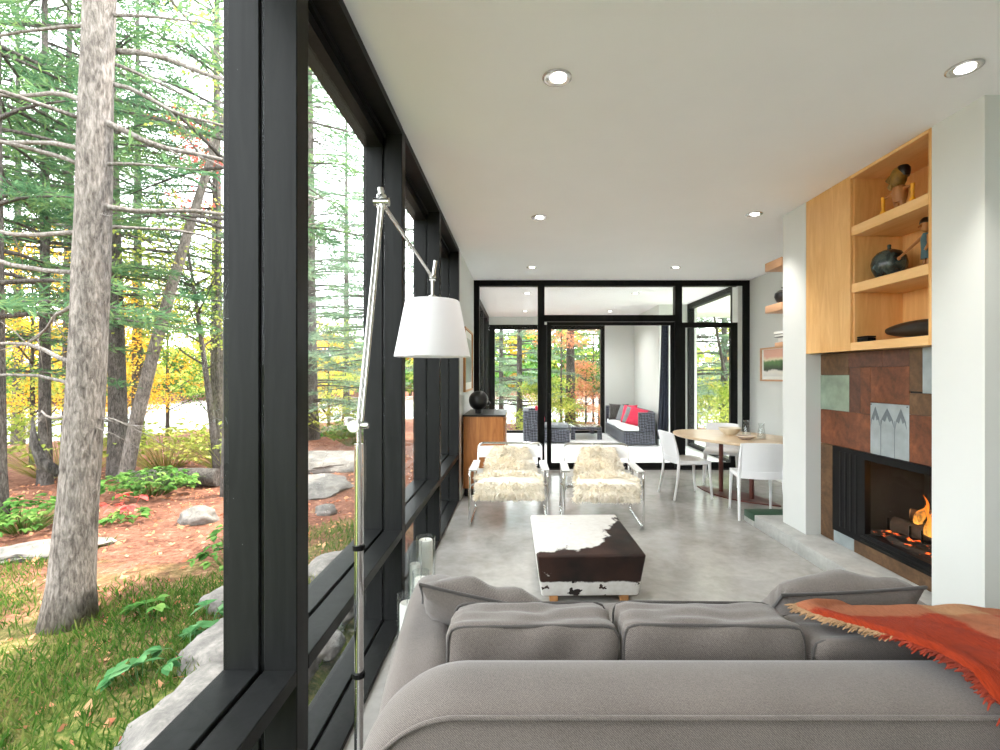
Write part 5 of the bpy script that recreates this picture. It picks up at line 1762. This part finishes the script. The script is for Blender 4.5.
for i, (lab, x, y, H, z0, R, ncl, mat) in enumerate((
        ('orange maple crown high in the middle porch window', 1.35, 15.0, 4.6, 2.9, 1.0, 22, 'leaf_orange'),
        ('pinkish orange maple low behind the porch sofa', 2.35, 16.6, 2.3, 0.4, 0.9, 40, 'leaf_orange'),
        ('lime shrub low behind the coffee table', 1.0, 15.4, 1.7, 0.1, 1.0, 44, 'leaf_lime'),
        ('green maple between the two porch window trunks', 2.7, 17.2, 5.5, 1.2, 1.4, 50, 'leaf_green'),
        ('lime shrub below the thick trunk outside the hinged door', 5.3, 12.0, 1.6, 0.1, 1.1, 50, 'leaf_lime'),
        ('yellow green maple beyond the slender spruce by the hinged door', 7.2, 15.2, 3.6, 0.8, 1.5, 50, 'leaf_lime'))):
    broadleaf(lab, x, y, H, z0, R, ncl, 120, mat, 140 + i, 0.07, r0=0.045, group=MG)
broadleaf('bare dark leaning stem crossing the hinged door view', 5.6, 12.4, 7.0, 5.6, 0.8, 10, 30, 'leaf_green', 160, 0.08, lean=(-0.16, 0.0), r0=0.055)

# ---- far shore: a belt of trees across the lake
FG2 = 'trees on the far lake shore'
rnd = random.Random(4)
protos = []
for i, mat in enumerate(('leaf_lime', 'leaf_green', 'leaf_yellow')):
    protos.append((mat, i))
first = {}
words = {'leaf_lime': 'yellow green', 'leaf_green': 'green', 'leaf_yellow': 'golden'}
for k in range(42):
    ang = math.radians(-62 + 92 * k / 41)
    R = 68 + rnd.uniform(-4, 8)
    x, y = R * math.sin(ang), R * math.cos(ang)
    mat = ('leaf_lime', 'leaf_green', 'leaf_lime', 'leaf_yellow', 'leaf_green')[k % 5]
    lab = words[mat] + ' round-crowned tree in the hazy belt on the far lake shore'
    if mat not in first:
        rg2 = np.random.default_rng(200 + k)
        t = broadleaf(lab, x, y, 7.5, 0.8, 3.4, 90, 26, mat, 200 + k, 0.55, r0=0.2, group=FG2)
        t.location.z = -1.4
        first[mat] = t
    else:
        s = rnd.uniform(0.75, 1.25)
        dup(first[mat], (x, y, -1.4), rnd.uniform(0, 6.28), lab, FG2, scale=(s, s, s))

# ---- rocks, log, plants on the ground
RG = 'rocks outside the window wall'
def rock(label, x, y, sx, sy, sz, seed, rz=0.0, sub=4, wob=0.22, sink=0.4):
    bm = new_bm()
    blob(bm, (0, 0, 0), (sx, sy, sz), sub, wob, seed, 1.5)
    for v in bm.verts:
        v.co.z = max(v.co.z, -sz * 0.7)
        v.co += Vector((0, 0, 0.02 * mnoise.noise(v.co * 9)))
    o = build('rock', bm, 'rock', angle=50)
    o.location = (x, y, gz(x, y) + sz * (1 - sink) - sz * 0.3)
    o.rotation_euler = (0, 0, rz)
    tag(o, label, 'rock', RG)
rock('rounded pale boulder on the needles beside the window post', -3.42, 5.15, 0.20, 0.15, 0.13, 1)
rock('long flat granite slab along the foot of the near window', -1.45, 2.15, 0.26, 0.50, 0.09, 2, 0.25)
rock('granite slab at the sill corner of the near window', -1.62, 2.85, 0.28, 0.36, 0.10, 3, -0.3)
rock('flat stone just beyond the slab at the window post', -1.95, 3.35, 0.22, 0.22, 0.10, 4, 0.6)
rock('flat grey rock in the grass outside the second pane', -1.50, 3.95, 0.24, 0.30, 0.09, 5, 0.2)
rock('broad pink granite slab outside the second pane, far from the glass', -3.4, 8.6, 0.9, 0.8, 0.17, 6, 0.3)
rock('low pink granite ledge among needles outside the second pane', -2.9, 6.6, 0.6, 0.6, 0.12, 7, 1.0)
rock('small round stone behind the lamp pole outside', -2.2, 5.5, 0.12, 0.10, 0.09, 8)
rock('round white cobble at the foot of the second pane', -1.20, 2.62, 0.10, 0.11, 0.10, 9)
rock('grey cobble beside the white cobble at the second pane', -1.18, 2.92, 0.11, 0.13, 0.09, 10)
rock('small cobble against the sill below the second pane', -1.14, 2.36, 0.09, 0.09, 0.08, 11)
rock('mossy cobble close to the second window post', -1.22, 3.25, 0.13, 0.14, 0.10, 12)
rock('grey stone farther along the sill by the third pane', -1.25, 3.9, 0.16, 0.18, 0.12, 13)
rock('flat bedrock patch in the needles behind the pale pine', -4.3, 4.3, 0.5, 0.22, 0.06, 14, 0.5)
rock('pale shore rock beyond the trunks outside the second pane', -4.6, 13.0, 0.7, 0.6, 0.2, 15)
# fallen log
lgt = thing('fallen_log', 'dark fallen log lying on the needles behind the leaning trunk', 'log', (-4.75, 7.0, gz(-4.75, 7.0) + 0.10))
bm = new_bm(); tube(bm, [(0.42, -0.05, 0.03), (0.1, 0.0, 0.02), (-0.4, 0.12, 0.0), (-1.1, 0.2, -0.04)], [0.125, 0.14, 0.13, 0.11], 16); build('bark', bm, 'bark_dark', lgt, angle=80)
bm = new_bm(); tube(bm, [(0.41, -0.05, 0.03), (0.428, -0.053, 0.03)], 0.108, 16); build('cut_end', bm, 'bark_dark', lgt)

def leafy(label, x, y, h, r, n, mat, seed, size, cat='plant', name='leafy_plant', group=None):
    rg = np.random.default_rng(seed)
    t = thing(name, label, cat, (x, y, gz(x, y)), 0, group)
    bm = new_bm()
    Ps, Ds, Ls = [], [], []
    for i in range(n):
        a = rg.uniform(0, 2 * PI)
        rr = r * math.sqrt(rg.random())
        hh = h * rg.uniform(0.5, 1.0) * (1 - 0.4 * (rr / r) ** 2)
        tip = Vector((rr * math.cos(a), rr * math.sin(a), hh))
        base = tip * 0.25; base.z = -0.02
        tube(bm, [base, base.lerp(tip, 0.6) + Vector((0, 0, 0.03)), tip], [0.0025, 0.002, 0.0015], 4)
        for k in range(4):
            b = a + rg.uniform(-1.6, 1.6)
            Ps.append(tuple(tip)); Ds.append((math.cos(b), math.sin(b), rg.uniform(-0.5, 0.15))); Ls.append(size * rg.uniform(0.7, 1.2))
    build('stem', bm, mat, t, angle=180)
    P, D, L = np.array(Ps), unit(np.array(Ds)), np.array(Ls)
    m = len(P)
    up = np.tile([[0, 0, 1.0]], (m, 1)) + rg.normal(size=(m, 3)) * 0.25
    side = unit(np.cross(D, up)); nrm = np.cross(side, D)
    # pointed-oval leaf with a folded midrib: 6 outline points + midrib
    st = [(0, 0), (0.25, 0.30), (0.55, 0.34), (1.0, 0.0)]
    V = []
    for (u, w) in ((0, 0), (0.25, 0.30), (0.6, 0.30), (1.0, 0), (0.6, 0), (0.25, 0), (0.25, -0.30), (0.6, -0.30)):
        V.append(P + D * (L * u)[:, None] + side * (L * w)[:, None] + nrm * (L * (abs(w) * 0.35 - 0.12 * u * u))[:, None])
    V = np.stack(V, axis=1).reshape(-1, 3)
    base = (np.arange(m) * 8)[:, None]
    F = np.concatenate([base + np.array([[0, 1, 2, 5]]) * 0 + np.array([[0, 5, 4, 1]]), base + np.array([[1, 4, 3, 2]]), base + np.array([[0, 6, 7, 5]]), base + np.array([[5, 7, 3, 4]])])
    F = np.concatenate([base + np.array([[0, 5, 1, 1]])[:, [0, 1, 2, 2]], ]) if False else np.concatenate([base + np.array([[5, 4, 2, 1]]), base + np.array([[6, 7, 4, 5]])])
    T = np.concatenate([base + np.array([[0, 5, 1]]), base + np.array([[0, 6, 5]]), base + np.array([[4, 3, 2]]), base + np.array([[7, 3, 4]])])
    F = np.concatenate([F, np.concatenate([T, T[:, 2:3]], axis=1)]) if False else F
    faces = [tuple(int(i) for i in q) for q in F] + [tuple(int(i) for i in q) for q in T]
    me = bpy.data.meshes.new('leaves'); me.from_pydata([tuple(v) for v in V], [], faces); me.update()
    me.materials.append(M[mat])
    link(bpy.data.objects.new('leaves', me), t)
    return t
PGp = 'low plants in the grass outside the near window'
leafy('broad-leaved pale green plant nearest the window corner', -1.92, 2.45, 0.13, 0.14, 6, 'leaf_hosta', 1, 0.085, group=PGp)
leafy('broad-leaved plant behind the nearest one by the slab', -1.86, 2.72, 0.15, 0.13, 4, 'leaf_hosta', 2, 0.10, group=PGp)
leafy('broad-leaved plant against the rock by the sill', -1.95, 3.02, 0.16, 0.15, 5, 'leaf_hosta', 3, 0.10, group=PGp)
leafy('small green plant midway between pine and window', -2.35, 3.05, 0.14, 0.10, 6, 'leaf_green', 4, 0.08, group=PGp)
leafy('green plant clump in the grass beside the window post', -2.35, 3.95, 0.22, 0.28, 22, 'leaf_green', 5, 0.07, group=PGp)
leafy('second green clump beside the window post, beyond the first', -2.55, 4.35, 0.24, 0.30, 22, 'leaf_green', 6, 0.07, group=PGp)
leafy('small leafy sprout at the edge of the near grass', -2.6, 2.2, 0.12, 0.12, 5, 'leaf_hosta', 7, 0.10, group=PGp)
SGp = 'bushes at the edge of the needles'
leafy('bright green bush at the foot of the leaning trunk', -4.95, 6.5, 0.36, 0.6, 168, 'leaf_green', 8, 0.081, 'bush', 'leafy_bush', SGp)
leafy('lime bush behind the bright green one', -6.1, 8.3, 0.9, 0.9, 192, 'leaf_lime', 9, 0.081, 'bush', 'leafy_bush', SGp)
leafy('yellow green bush beside the fallen log', -5.0, 8.3, 0.8, 0.9, 192, 'leaf_lime', 10, 0.074, 'bush', 'leafy_bush', SGp)
leafy('low green bush on the far side of the pale pine', -5.0, 4.85, 0.35, 0.5, 144, 'leaf_green', 11, 0.068, 'bush', 'leafy_bush', SGp)
leafy('lime bush at the back edge of the needles', -7.2, 7.6, 1.0, 1.1, 216, 'leaf_lime', 12, 0.081, 'bush', 'leafy_bush', SGp)
leafy('red-leaved seedling beside the pale pine on the needles', -4.35, 5.35, 0.30, 0.2, 7, 'leaf_red', 13, 0.10, group=PGp)
leafy('low green shoots under the red-leaved seedling', -4.2, 5.2, 0.14, 0.22, 14, 'leaf_green', 14, 0.09, group=PGp)
leafy('lime shrub outside the second pane beside the spruce trunk', -4.5, 12.2, 1.1, 1.0, 192, 'leaf_lime', 15, 0.087, 'bush', 'leafy_bush', SGp)
leafy('green shrub outside the second pane, near the lamp pole', -3.7, 11.0, 0.7, 0.8, 168, 'leaf_green', 16, 0.074, 'bush', 'leafy_bush', SGp)

# ---- grass: blades nobody could count
rg = np.random.default_rng(77)
P = []
while len(P) < 34000:
    x = rg.uniform(-6.5, -1.15); y = rg.uniform(1.2, 7.0)
    g = 0.26 * x - 0.30 * y + 2.05 + 1.5 * mnoise.noise(Vector((x * 1.1, y * 1.1, 3)))
    if -x / y > 0.25 and rg.random() < min(1, max(0.0, g * 0.9 + 0.02)):
        P.append((x, y, gz(x, y) - 0.01))
P = np.array(P)
D = unit(np.column_stack([rg.normal(size=len(P)) * 0.55, rg.normal(size=len(P)) * 0.55, np.ones(len(P))]))
v, f = diamonds(P, D, rg.uniform(0.04, 0.115, len(P)), rg.uniform(0.005, 0.010, len(P)), rg)
go = np_mesh('grass', v, f, 'grass')
tag(go, 'green grass growing in the strip between pine and window', 'grass', kind='stuff')
# ---- fallen leaves and twigs on the needles
P = np.column_stack([rg.uniform(-7, -1.2, 2600), rg.uniform(1.5, 9.5, 2600)])
P = np.column_stack([P, [gz(a, b) + 0.008 for a, b in P]])
D = unit(np.column_stack([rg.normal(size=len(P)), rg.normal(size=len(P)), rg.normal(size=len(P)) * 0.25]))
v, f = diamonds(P, D, rg.uniform(0.03, 0.075, len(P)), rg.uniform(0.02, 0.05, len(P)), rg)
fo = np_mesh('fallen_leaves', v, f, 'leaf_orange')
tag(fo, 'fallen autumn leaves scattered over the forest floor', 'fallen leaves', kind='stuff')
